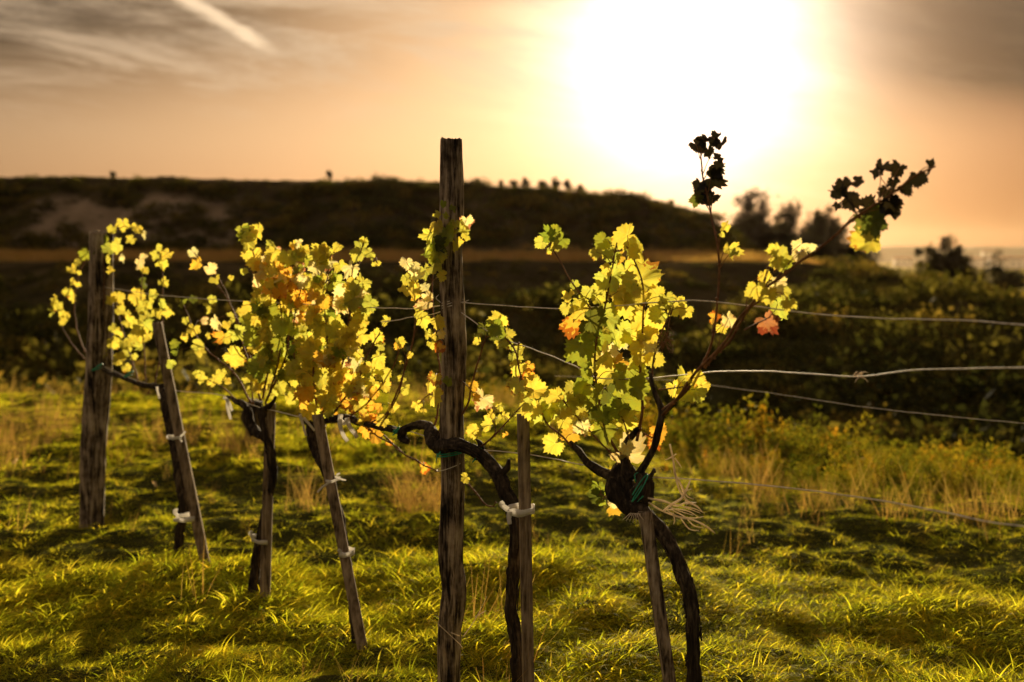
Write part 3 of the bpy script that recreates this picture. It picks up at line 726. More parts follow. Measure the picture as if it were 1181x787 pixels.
# ---------------------------------------------------------------- wires
WG = 'trellis wires of the vine row'
def wire(uv, lab, rad=0.0017, yf=Yr, wob=0.0014, yo=0.0, seed=1):
    b = MB(); pts = [P(u, v, yf(u) + yo) for u, v in uv]
    b.tube(pts, rad, 6, 160, wob=wob, seed=seed)
    return b, tag(b.build('wire', M_WIRE), lab, 'wire', WG)
wire([(112, 330), (180, 340), (270, 347), (400, 353), (470, 356), (521, 351)], 'upper wire between the far left post and the tall post', 0.0018, seed=2)
wire([(521, 348), (600, 354), (650, 356), (720, 352), (800, 347), (880, 355), (960, 364), (1060, 369), (1120, 370), (1200, 376), (1500, 400)], 'topmost wire running right from the tall post', seed=3)
wire([(521, 352), (545, 370), (575, 389), (620, 405), (660, 421), (690, 436), (750, 436), (800, 431), (860, 428), (930, 431), (990, 434), (1060, 427), (1200, 424), (1500, 420)], 'middle wire sagging down from the tall post and running right', seed=4)
wire([(521, 517), (600, 523), (680, 538), (740, 550), (800, 553), (880, 560), (960, 570), (1060, 585), (1130, 600), (1200, 611), (1500, 660)], 'lowest wire passing the knotted nearest vine', seed=5)
wire([(110, 418), (150, 436), (200, 450), (255, 456), (300, 470), (360, 483), (430, 490), (480, 500), (521, 517)], 'lower wire from the far left post to the tall post', 0.0018, seed=6)
wire([(440, 372), (470, 367), (500, 362), (521, 353)], 'short loose wire end twisted onto the tall post', seed=7)
wire([(640, 434), (760, 438), (840, 447), (920, 458), (1000, 470), (1080, 479), (1200, 490), (1500, 515)], 'dim blurred wire of the next row behind the nearest vine', 0.002, yf=lambda u: 6.4 - 0.0012 * u, seed=8)
# wire wrapped round the post, and the twist of old wire on the middle wire
def ring(name, mat_, u, v, Y, rpx, rad, turns, lab, cat, grp=None, tilt=0.1, h=0.01, tail=(), seed=0, flat=1.0, col=None):
    c = P(u, v, Y); rr = rpx * Y / F; b = MB(); pts = []
    k = int(14 * turns)
    for q in range(k + 1):
        a = q / 14 * 2 * math.pi + 1.0
        pts.append(c + Vector((rr * math.cos(a), rr * math.sin(a) * flat, h * (q / k - 0.5) + tilt * rr * math.cos(a))))
    b.tube(pts, rad, 6, len(pts) * 3, wob=0.0008, seed=seed)
    for tl in tail:
        pl = [P(uu, vv, Y - rr * 1.1) for uu, vv in tl]; b.tube(pl, [rad * 1.0] * (len(pl) - 1) + [rad * 0.4], 6, 14)
    return tag(b.build(name, mat_), lab, cat, grp)
ring('wire_wrap', M_WIRE, 521, 350, 3.61, 13.2, 0.0016, 2.6, 'turns of wire wrapped round the tall post under its leaves', 'wire', None, 0.25, 0.02, [[(508, 349), (503, 344), (506, 340)], [(533, 350), (541, 346)]])
ring('wire_wrap', M_WIRE, 518, 538, 3.61, 14.5, 0.0015, 1.1, 'single thin wire loop round the tall post below the green tie', 'wire', None, 0.3, 0.01)
b = MB(); r = np.random.default_rng(5); Yw = Yr(992)
for k in range(7):
    a = P(990 + r.uniform(-6, 6), 433 + r.uniform(-2, 2), Yw - .003); e = P(992 + r.uniform(-12, 12), 434 + r.uniform(-5, 9), Yw - .01)
    b.tube([a, (a + e) / 2 + Vector((0, -.004, .004)), e], [0.0013, 0.0011, 0.0004], 5, 8)
tag(b.build('tendril', M_TWINE), 'dried curled tendril clinging to the middle wire', 'tendril')

# ---------------------------------------------------------------- ties
def band(name, m, u, v, Y, rx, ry, hpx, lab, cat, grp, tails=(), tilt=0.0, seed=0, uo=0.0):
    """flat strip tied round a stake, its two ends sticking out"""
    c = P(u, v, Y); s_ = Y / F; b = MB(); r = np.random.default_rng(seed)
    K = 28; V = []
    for q in range(K):
        a = q / K * 2 * math.pi; w = 1 + 0.25 * math.sin(3 * a + seed) * 0.6
        x, y_ = rx * s_ * math.cos(a), ry * s_ * math.sin(a); zz = tilt * x + 0.0015 * math.sin(5 * a)
        for g_, of in ((-1, 0), (1, 0), (1, 1), (-1, 1)):
            k_ = 1 + of * 0.07
            V.append((c.x + x * k_, c.y + y_ * k_, c.z + zz + g_ * hpx * s_ * 0.5 * w))
    Q = []
    for q in range(K):
        p_, n_ = q * 4, ((q + 1) % K) * 4
        for e_ in range(4): Q.append([p_ + e_, n_ + e_, n_ + (e_ + 1) % 4, p_ + (e_ + 1) % 4])
    b.add(V, Q)
    for tl in tails:
        pl = [P(uu, vv, Y - ry * s_ * 1.1 - 0.004 * k) for k, (uu, vv) in enumerate(tl)]
        strip(b, pl, hpx * s_ * 0.42, seed)
    return tag(b.build(name, m), lab, cat, grp)
def strip(b, pl, w, seed=0, th=0.0007):
    S = spline([list(p) for p in pl], 12); T = np.gradient(S, axis=0); T /= np.linalg.norm(T, axis=1)[:, None]
    V = []
    for k in range(12):
        a = 0.5 * math.sin(k * 0.6 + seed); sd = np.cross(T[k], [math.sin(a), -math.cos(a), 0.1]); sd /= np.linalg.norm(sd) + 1e-9
        nn_ = np.cross(T[k], sd); ww = w * (1 - 0.3 * k / 12)
        V += [S[k] - sd * ww - nn_ * th, S[k] + sd * ww - nn_ * th, S[k] + sd * ww + nn_ * th, S[k] - sd * ww + nn_ * th]
    Q = []
    for k in range(11):
        for e_ in range(4): Q.append([k * 4 + e_, (k + 1) * 4 + e_, (k + 1) * 4 + (e_ + 1) % 4, k * 4 + (e_ + 1) % 4])
    Q += [[0, 1, 2, 3], [47, 46, 45, 44]]
    b.add(V, Q)
WT = 'white ties holding the vines to their stakes'
band('tie', M_TIE, 601, 588, 3.31, 15, 17, 8, 'white tie with a knot on the straight squared stake', 'tie', WT, [[(586, 588), (578, 582), (581, 579)], [(588, 590), (587, 598), (588, 605)]], 0.05, 1)
band('tie', M_TIE, 400, 637, 4.07, 8.5, 12, 6, 'white tie low on the leaning stake left of the tall post', 'tie', WT, [[(393, 637), (390, 634)]], 0.1, 2)
band('tie', M_TIE, 300, 622, 4.6, 9.5, 12, 5, 'white tie with a knotted end on the upright stake under the leaf clump', 'tie', WT, [[(292, 620), (288, 615), (291, 613)]], -0.3, 3)
band('tie', M_TIE, 215, 597, 5.07, 11, 13, 5.5, 'white tie low on the leaning stake nearest the far left post', 'tie', WT, [[(206, 596), (201, 590), (205, 588)], [(207, 599), (200, 600)]], 0.0, 4)
band('tie', M_TIE, 202, 504, 5.1, 9, 11, 3, 'thin grey-white tie high on the leaning stake nearest the far left post', 'tie', WT, [[(208, 504), (212, 500), (214, 498)], [(207, 506), (210, 510)]], 0.0, 5)
band('tie', M_TIE, 384, 553, 4.1, 8, 11, 3, 'frayed pale tie with long ends on the leaning stake left of the tall post', 'tie', WT, [[(388, 551), (394, 553), (399, 554)], [(380, 556), (372, 562), (366, 568)], [(388, 548), (392, 546)]], 0.1, 6)
def ribbon(u, v, Y, tls, lab, w=3.0, seed=0, m=None):
    b = MB()
    for k, tl in enumerate(tls):
        strip(b, [P(a, c_, Y + 0.006 * k) for a, c_ in tl], w * Y / F, seed + k)
    return tag(b.build('ribbon', m or M_TIE), lab, 'ribbon', 'torn white ribbons hanging from the vines')
ribbon(400, 490, 4.0, [[(393, 478), (392, 490), (396, 502), (401, 509)], [(400, 482), (403, 492), (409, 500), (412, 505)], [(391, 484), (397, 488), (402, 484)]], 'pair of white ribbon ends hanging left of the tall post', 3.0, 1)
ribbon(264, 470, 4.8, [[(262, 462), (263, 472), (266, 484)], [(258, 458), (263, 463), (268, 474)]], 'crumpled pale ribbon hanging from the lower wire by the leaf clump', 2.2, 4)
ribbon(355, 492, 4.2, [[(350, 482), (357, 490), (363, 497)], [(346, 478), (350, 492), (353, 503)], [(364, 492), (371, 494), (376, 490)]], 'small pale ribbon scraps on the head of the leaning stake', 1.8, 7)
ribbon(184, 455, 5.2, [[(181, 446), (182, 452), (184, 460)]], 'single short ribbon end by the top of the leftmost stake', 1.6, 8)
GT = 'green plastic ties on the cordon'
ring('green_tie', M_GREEN, 519, 522, 3.60, 15.5, 0.0022, 2.2, 'bright green tie wound round the tall post and the cordon', 'tie', GT, 0.15, 0.014, [[(508, 521), (504, 528), (503, 534)], [(530, 517), (536, 514)]])
ring('green_tie', M_GREEN, 550, 526, Yr(550) - .01, 5, 0.002, 1.3, 'pale green loop where the cordon bends down', 'tie', GT, 1.2, 0.02, [[(548, 519), (556, 517)]])
ring('green_tie', M_GREEN, 457, 497, Yr(457) - .02, 4, 0.002, 1.5, 'small green tie on the curled cordon end', 'tie', GT, 0.9, 0.02, [[(458, 494), (461, 489)]])
ring('green_tie', M_GREEN, 738, 563, 2.94, 9, 0.0016, 1.3, 'blue-green tie looped on the knot of the nearest vine', 'tie', GT, 1.6, 0.02, [[(733, 556), (732, 548), (736, 545)], [(742, 572), (735, 579)]])
ring('green_tie', M_GREEN, 148, 432, 5.5, 5, 0.003, 1.2, 'green tie on the cordon near the far left post', 'tie', GT, 0.5, 0.02)
ring('green_tie', M_GREEN, 112, 424, 5.9, 6, 0.003, 1.2, 'pale green tie on the front of the far left post', 'tie', GT, 0.5, 0.02)

# ---------------------------------------------------------------- vines
COLS = {'y': (0.74, 0.64, 0.075), 'g': (0.30, 0.35, 0.03), 'o': (0.84, 0.50, 0.05), 'p': (0.88, 0.76, 0.30), 'b': (0.42, 0.19, 0.07), 'd': (0.014, 0.011, 0.004), 'k': (0.13, 0.15, 0.02), 'l': (0.56, 0.56, 0.075)}  # near-black entry paints the silhouette darkness into leaves against the bright sky
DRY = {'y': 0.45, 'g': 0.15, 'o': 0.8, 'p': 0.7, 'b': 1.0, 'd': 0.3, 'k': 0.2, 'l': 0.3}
def leaf_geo(rng):
    """one lobed, serrated, cupped vine leaf; tip towards +Y, petiole at the origin"""
    K = 60; th = np.linspace(-math.pi, math.pi, K, endpoint=False) + math.pi / K
    lob = [(0, 1.0, 0.40), (1.02, 0.88, 0.42), (-1.02, 0.88, 0.42), (2.05, 0.68, 0.48), (-2.05, 0.68, 0.48)]
    rr = np.zeros(K)
    dp = rng.uniform(0.6, 0.8)
    for a, m_, w_ in lob:
        m_ *= rng.uniform(0.88, 1.12); d = np.abs(th - a); rr = np.maximum(rr, m_ * (dp + (1 - dp) * np.exp(-(d / w_) ** 2 * 1.1)) * (d < 0.75 if abs(a) < 2 else d < 1.0))
    rr = np.where(rr <= 0, 0.45, rr)
    rr *= 1 + 0.11 * (np.arange(K) % 3 == 0) - 0.06 * (np.arange(K) % 3 == 1) + rng.normal(0, 0.04, K)
    sin_ = np.exp(-((math.pi - np.abs(th)) / 0.28) ** 2); rr *= 1 - 0.85 * sin_
    rings = [0.0, 0.28, 0.55, 0.8, 1.0]; V = [[0, 0, 0]]; fold = rng.uniform(-0.2, 0.8); cup = rng.uniform(-0.6, 0.7); ph = rng.uniform(0, 6.28); wv = rng.uniform(0.06, 0.2); tipc = rng.uniform(-1.0, 0.6)
    for q in rings[1:]:
        x = np.sin(th) * rr * q; y = np.cos(th) * rr * q; s2 = x * x + y * y
        z = fold * np.abs(x) * 0.6 + cup * s2 * 0.5 + wv * np.sin(4 * th + ph) * q * q + 0.5 * wv * np.sin(9 * th + 2 * ph) * q ** 3 + tipc * np.clip(y, 0, 1) ** 2 * 0.5
        z += 0.03 * np.cos(th * 6) * q
        V += list(np.stack([x, y, z], 1))
    V = np.array(V); uv = V[:, :2].copy()
    T = [[0, 1 + k, 1 + (k + 1) % K] for k in range(K) if k != K - 1]
    Q = [[1 + a * K + k, 1 + (a + 1) * K + k, 1 + (a + 1) * K + k + 1, 1 + a * K + k + 1] for a in range(3) for k in range(K - 1)]
    return V, np.array(Q), np.array(T), uv
lrng = np.random.default_rng(11)
LEAVES = [leaf_geo(lrng) for _ in range(26)]

LS = [1.3]
def place_leaf(mb, pet, anchor, u, v, rpx, ck, Y, rng):
    s_ = rpx * Y / F * rng.uniform(0.68, 1.3) * LS[0] * (0.92 if ck == 'd' else 1.0)
    V, Q, T, uv = LEAVES[rng.integers(0, len(LEAVES))]
    nrm = Vector((rng.normal(0, 0.55), -1.0 if rng.random() < 0.75 else 1.0, 0.25 + rng.normal(0, 0.45))).normalized()
    ang = rng.normal(0, 0.85)
    tip = Vector((math.sin(ang), 0, -math.cos(ang))); tip = (tip - nrm * tip.dot(nrm)).normalized()
    sd = tip.cross(nrm)
    Mx = np.array([list(sd), list(tip), list(nrm)])
    c = np.array(P(u, v, Y)); basep = c - np.array(tip) * s_ * 0.28
    col = np.array(COLS[ck]) * rng.uniform(0.8, 1.15) * np.array([rng.uniform(0.9, 1.1), 1, 1])
    dry = np.clip(DRY[ck] + rng.normal(0, 0.25), 0, 1.2)
    W = (V * s_) @ Mx + basep
    if rng.random() < 0.5: uv = uv.copy(); uv[:, 0] *= -1; W = ((V * np.array([-1, 1, 1])) * s_) @ Mx + basep
    n_ = len(V)
    mb.add(W, Q, T, np.concatenate([np.tile(np.clip(col, 0, 0.95), (n_, 1)), np.full((n_, 1), dry)], 1), uv)
    if anchor is not None:
        a = np.array(anchor); d = np.linalg.norm(a - basep)
        if 0.004 < d < 0.28:
            mid = (a + basep) / 2 + np.array([0, 0, 0.12 * d]) + rng.normal(0, 0.04, 3) * d
            mb.m = 1; mb.tube([a, mid, basep], [0.0013, 0.001, 0.0009], 5, 7); mb.m = 0

VG = 'old vines of the near row'
def vine(label, base, trunk_parts, canes, leaves, seed, yoff=0.0):
    """canes: list of (pixel path, r0, r1); each leaf joins the nearest cane"""
    rng = np.random.default_rng(seed); LS[0] = {101: 1.36, 102: 1.3, 103: 1.28, 104: 1.45, 105: 1.52}[seed]
    t = thing('vine', label, 'vine', base, VG)
    tb = MB()
    for pts, rads, bk in trunk_parts:
        pl_ = [P(u, v, Yr(u) + yo) for (u, v, yo) in pts]; ln_ = sum((pl_[i_ + 1] - pl_[i_]).length for i_ in range(len(pl_) - 1))
        tb.tube(pl_, [q_ * 0.84 for q_ in rads], 22, max(10, int(ln_ / 0.006)), bark=bk * 1.35, seed=seed + len(pts), long=14, fr=60, wob=0.004, twist=1.5)
        S_ = spline([list(p) for p in pl_], 80); rb = np.interp(np.linspace(0, 1, 80), np.linspace(0, 1, len(rads)), rads) * 0.84
        for _ in range(int(ln_ * 60)):          # peeling strips of bark
            i0 = int(rng.integers(0, 70)); a_ = rng.uniform(0, 6.283); dr_ = np.array([math.cos(a_), math.sin(a_), rng.normal(0, .2)])
            L_ = rng.integers(3, 9); pp = [S_[min(79, i0 + k_)] + dr_ * rb[min(79, i0 + k_)] * (1.0 + (0.28 * rng.random() if k_ in (0, L_ - 1) else 0.06)) for k_ in range(L_)]
            tb.tube(pp, rng.uniform(0.0012, 0.003), 4, 8, wob=0.001, seed=int(rng.integers(0, 999)))
    tb.build('trunk', M_BARK, t)
    info = []
    for k, (path, r0, r1) in enumerate(canes):
        d0 = rng.uniform(-0.06, 0.06)
        pts = [P(u, v, Yr(u) + yoff + d0 * min(1, q / 2)) for q, (u, v) in enumerate(path)]
        b = MB(); rads = list(np.linspace(r0, r1, len(pts)))
        b.tube(pts, rads, 7, wob=0.0035 if len(path) > 2 else 0.001, seed=seed * 3 + k)
        S = spline([list(p) for p in pts], 60)
        for q in range(4, 60, 6):    # swollen nodes
            rr_ = r0 + (r1 - r0) * q / 60
            b.tube([S[q] - (S[q] - S[q - 1]) * 0.25, S[q], S[q] + (S[q] - S[q - 1]) * 0.25], [rr_ * 0.9, rr_ * 1.55, rr_ * 0.9], 6, 5)
        o = b.build('cane', M_CANE, t)
        uvs = spline([[a, c_, 0] for a, c_ in path], 60)[:, :2]
        info.append([o, S, uvs, MB(), MB(), d0])
    for (u, v, rp, ck) in leaves:
        best = min(range(len(info)), key=lambda k: np.min(np.hypot(info[k][2][:, 0] - u, info[k][2][:, 1] - v)))
        inf = info[best]; dd_ = np.hypot(inf[2][:, 0] - u, inf[2][:, 1] - v); q = int(np.argmin(dd_))
        q = max(0, q - 2)
        Y = inf[1][q][1] + rng.normal(0, 0.05) + (rng.uniform(-0.1, 0.16) if dd_.min() > 14 else 0)
        if 494 < u < 545: Y = min(Y, 3.53)
        place_leaf(inf[3], inf[4], inf[1][q], u, v, rp, ck, Y, rng)
    for o, S, uvs, lm, pm, d0 in info:
        if lm.n: lm.build('leaves', [M_LEAF, M_CANE], o)
    return t
def blob(cx, cy, rx, ry, n, r0, r1, mix, seed):
    rng = np.random.default_rng(seed); o = []
    for _ in range(n):
        a = rng.uniform(0, 6.283); q = math.sqrt(rng.random())
        o.append((cx + rx * q * math.cos(a), cy + ry * q * math.sin(a), rng.uniform(r0, r1), mix[rng.integers(0, len(mix))]))
    return o

# vine A, by the far left post
LA = [(142,259,7,'y'),(157,264,6,'y'),(128,265,7,'y'),(167,272,5,'p'),(151,277,7,'y'),(121,276,8,'g'),(134,283,8,'l'),(115,296,8,'k'),(98,294,7,'g'),(112,302,6,'y'),(128,312,5,'y'),(122,300,7,'l'),(124,288,7,'l'),
 (90,303,5,'l'),(84,312,5,'y'),(91,315,4,'y'),(87,327,5,'y'),(78,337,5,'y'),(84,343,5,'y'),(63,346,5,'y'),(66,353,6,'y'),(72,363,6,'y'),(74,370,5,'y'),(78,363,5,'y'),(62,360,5,'l'),
 (142,298,4,'p'),(163,302,7,'p'),(166,312,7,'y'),(180,295,7,'l'),(192,294,7,'y'),(188,305,7,'y'),(183,285,4,'l'),(189,327,8,'y'),(166,327,8,'k'),(159,341,8,'y'),(127,346,6,'y'),(137,343,7,'y'),(139,358,6,'y'),(147,362,6,'y'),
 (163,355,9,'y'),(174,350,7,'y'),(182,361,8,'y'),(195,360,6,'y'),(168,367,8,'l'),(159,379,7,'y'),(168,389,8,'y'),(153,393,7,'y'),(136,384,7,'y'),(131,395,7,'y'),(122,408,8,'y'),(137,413,8,'y'),(147,407,7,'l'),(162,401,7,'l'),(147,425,5,'y'),
 (176,340,7,'l'),(170,376,7,'l'),(150,372,6,'y'),(144,398,7,'l'),(155,412,6,'l'),(130,378,5,'l'),(188,350,6,'l')]
vine('slender far vine with small yellow leaves by the left post', P(207, 660, 5.08),
     [([(205,664,0),(207,620,0),(211,585,0),(204,530,0),(196,490,0),(190,460,0),(186,444,0)], [.034,.024,.026,.026,.024,.026,.02], .3),
      ([(188,446,0),(165,444,0),(140,435,0),(118,426,0),(104,415,0)], [.018,.013,.012,.011,.008], .3)],
     [([(110,424),(95,412),(82,395),(72,378),(67,358)], .004,.0018), ([(104,416),(93,395),(86,362),(88,330),(98,302),(120,278),(142,262),(162,268)], .0045,.0016),
      ([(160,440),(150,410),(141,380),(134,345)], .004,.002), ([(178,444),(186,400),(188,350),(187,310),(183,288)], .004,.002), ([(168,442),(166,400),(163,350),(165,305)], .004,.002), ([(112,422),(117,380),(120,330),(118,290)], .003,.0015),
      ([(172,444),(172,452),(166,458)], .003,.001)], LA, 101)
# vine B
LB = [(223,292,6,'p'),(226,305,8,'o'),(243,311,8,'p'),(249,323,7,'y'),(267,321,5,'y'),(281,314,6,'l'),(211,350,9,'g'),(223,346,7,'k'),(240,355,8,'y'),(235,370,7,'p'),(223,382,8,'y'),(214,389,7,'y'),(232,405,9,'y'),(202,398,6,'g'),(205,407,6,'g'),
 (250,373,8,'p'),(262,376,8,'y'),(256,391,8,'o'),(272,413,12,'y'),(197,419,5,'l'),(226,431,6,'y'),(235,434,7,'y'),(247,440,7,'y'),(262,440,6,'y'),(286,438,8,'y'),(240,388,7,'y'),(278,361,7,'y'),(297,339,8,'y'),(263,390,8,'y'),(274,385,9,'l'),
 (228,398,6,'l'),(215,370,6,'y'),(245,345,6,'l'),(335,461,9,'y'),(315,455,8,'l'),(255,432,6,'y'),(268,366,6,'l')]
for q in [(290,272,15,12,11,6,9,'lyyg'),(302,300,18,20,16,7,10,'ylyp'),(341,283,8,7,4,6,8,'oyp'),(322,322,24,22,26,7,11,'yopo'),(318,355,22,24,24,8,11,'ylyg'),(300,372,16,26,15,7,11,'lyg'),(328,398,30,28,30,9,12,'glygk'),(312,430,22,22,18,8,12,'lgyy'),(300,410,14,20,10,8,11,'ygl'),(340,298,12,10,6,7,10,'ly')]:
    LB += blob(*q, seed=int(q[0] * 7 + q[1]))
vine('vine with the widest clump of yellow and green leaves', P(297, 700, 4.6),
     [([(296,706,0),(293,670,0),(296,640,0),(304,600,0.03),(313,560,.05),(314,530,.05),(308,500,.03),(303,470,0)], [.034,.026,.022,.018,.018,.019,.024,.025], .35),
      ([(302,505,.02),(290,492,.02),(285,472,0),(272,462,0),(262,458,0)], [.022,.024,.018,.011,.007], .4), ([(303,474,0),(312,468,0),(318,458,0)], [.018,.011,.006], .4)],
     [([(290,466),(270,430),(245,410),(228,390),(212,352)], .0042,.0018), ([(300,462),(285,400),(268,355),(246,322),(224,292)], .0045,.0018), ([(298,455),(275,380),(262,340),(252,322)], .004,.0018),
      ([(303,460),(312,400),(300,330),(288,272)], .0045,.002), ([(308,462),(330,410),(335,350),(342,285)], .0045,.002), ([(280,468),(258,448),(232,434)], .0035,.0016), ([(306,465),(318,430),(325,380),(320,325)], .004,.002), ([(292,468),(290,420),(300,372)], .0035,.002)], LB, 102)
# vine C
LC = [(436,389,10,'y'),(459,398,7,'o'),(472,410,5,'y'),(464,418,4,'y'),(444,446,7,'y'),(453,471,7,'y'),(430,453,8,'o'),(418,446,9,'y'),(423,496,9,'o'),(434,505,8,'o'),(449,511,6,'o'),(434,305,8,'y'),(417,284,8,'l'),(425,293,8,'l'),(412,295,7,'l'),(420,278,6,'y'),
 (408,389,10,'y'),(440,400,9,'l'),(447,372,6,'y'),(400,470,9,'o'),(385,482,8,'o'),(463,437,5,'y'),(470,447,5,'y'),(466,452,5,'y')]
for q in [(381,292,11,9,7,6,9,'yly'),(365,312,24,20,22,7,10,'ygyp'),(398,330,20,26,22,8,11,'yylp'),(352,345,24,26,26,8,11,'yoplo'),(415,362,15,24,14,8,11,'yyl'),(375,388,28,28,34,9,12,'lygyg'),(355,425,22,24,24,9,12,'ylyo'),(395,415,22,24,18,8,11,'yyp'),(398,452,22,20,22,7,11,'yopy'),(365,462,22,18,16,8,11,'oyl'),(432,425,12,22,11,7,10,'yly'),(425,478,20,14,10,7,9,'yoo')]:
    LC += blob(*q, seed=int(q[0] * 5 + q[1]))
vine('vine on the leaning stake, its leaves merging into the wide clump', P(412, 748, 4.05),
     [([(413,752,.03),(408,700,.03),(403,660,.03),(393,600,.03),(378,548,.0),(365,520,0),(360,498,0),(368,484,0)], [.022,.017,.016,.017,.022,.026,.028,.026], .3), ([(366,488,0),(352,486,0),(346,478,0)], [.018,.012,.006], .3), ([(370,486,0),(395,482,0),(415,487,0),(440,493,0)], [.018,.015,.013,.011], .3)],
     [([(366,482),(362,420),(370,360),(382,292)], .0045,.002), ([(372,480),(395,420),(405,350),(415,300),(420,280)], .0045,.002), ([(380,482),(412,440),(428,400),(438,385)], .004,.002), ([(366,482),(345,440),(338,380),(350,320)], .004,.002),
      ([(400,484),(428,460),(450,430),(462,398)], .0035,.0018), ([(424,490),(448,476),(462,445),(470,410)], .003,.0016), ([(420,300),(428,296),(436,304)], .002,.0013), ([(372,482),(382,440),(378,390),(372,345)], .004,.002), ([(420,488),(432,500),(450,511),(470,526),(504,544)], .003,.0018)], LC, 103)
# vine D
LD = [(511,236,5,'g'),(506,249,7,'y'),(522,242,7,'g'),(516,271,11,'g'),(524,259,8,'l'),(539,257,8,'p'),(537,272,8,'y'),(527,283,7,'y'),(496,274,8,'y'),(506,280,8,'k'),(499,295,9,'g'),(507,297,8,'l'),(502,309,8,'l'),(509,318,6,'y'),(499,285,7,'l'),(532,264,7,'l'),(514,250,6,'l'),(505,262,6,'y'),
 (469,305,7,'p'),(478,309,8,'p'),(481,318,8,'p'),(468,320,7,'y'),(466,337,6,'y'),(478,335,8,'y'),(489,332,9,'p'),(494,342,8,'p'),(488,352,8,'p'),(491,315,7,'l'),(488,371,8,'y'),(493,386,8,'y'),(506,373,7,'y'),(499,391,7,'y'),(509,386,6,'p'),(484,362,7,'y'),(474,326,7,'y'),(461,396,5,'y'),
 (572,368,7,'y'),(559,381,8,'k'),(575,381,9,'g'),(580,371,6,'y'),(550,395,6,'y'),(585,388,8,'l'),(567,376,8,'g'),(570,389,8,'k'),(580,395,8,'y'),
 (501,438,8,'y'),(494,446,7,'y'),(503,459,9,'y'),(481,468,8,'y'),(488,474,6,'y'),(517,441,6,'g'),(507,401,7,'o'),(498,398,5,'y'),(546,446,6,'o'),(555,464,10,'p'),(546,497,7,'y'),(562,490,7,'y'),(566,478,5,'y'),(575,484,5,'y'),(583,481,5,'y'),(583,502,4,'o'),(490,540,6,'o'),(536,552,5,'y'),(550,458,7,'o'),
 (549,392,5,'l'),(592,414,9,'l'),(597,426,9,'y'),(610,423,7,'o'),(608,433,7,'o'),(596,446,12,'l'),(613,438,7,'y'),(600,405,7,'l'),(588,400,7,'l'),(604,452,7,'y'),(577,470,5,'y')]
vine('vine whose cordon wraps past the tall middle post and curls at its end', P(603, 870, 3.32),
     [([(604,874,.02),(601,800,.02),(597,750,.02),(590,700,.02),(594,650,.01),(597,610,0),(588,578,0),(577,552,0),(563,533,0),(545,520,-.03),(525,514,-.07),(505,516,-.07),(498,502,-.05),(493,492,-.03),(478,491,0),(466,496,0),(463,505,0),(470,509,0)],
        [.034,.026,.023,.022,.022,.022,.021,.023,.026,.022,.023,.03,.027,.018,.014,.015,.016,.009], .38),
      ([(462,500,.01),(448,494,.01),(436,493,.01)], [.014,.013,.01], .3), ([(577,548,0),(584,540,0),(586,530,0)], [.016,.012,.004], .4), ([(555,522,0),(553,513,0),(549,508,0)], [.016,.011,.004], .4)],
     [([(440,492),(455,460),(474,400),(480,350),(478,308)], .0036,.0018), ([(513,508),(535,475),(545,445),(552,415),(562,385),(574,370)], .0038,.0018), ([(556,515),(570,504),(583,490),(600,470),(606,465)], .003,.0014), ([(600,396),(595,430),(610,452)], .003,.0016),
      ([(500,500),(508,440),(503,390),(498,335),(504,285),(515,238)], .0036,.0018), ([(443,503),(470,526),(504,544)], .003,.0018), ([(536,552),(550,568),(560,582),(571,584),(573,579)], .003,.0018), ([(575,380),(592,402),(600,430),(606,450)], .0032,.0018),
      ([(506,500),(512,470),(498,455),(483,466)], .0025,.0013), ([(548,508),(556,495),(548,492)], .002,.0012), ([(566,508),(572,495),(566,480)], .002,.0012), ([(515,275),(528,272),(540,262)], .002,.0012), ([(520,436),(535,442),(550,460)], .0022,.0012)], LD, 104)
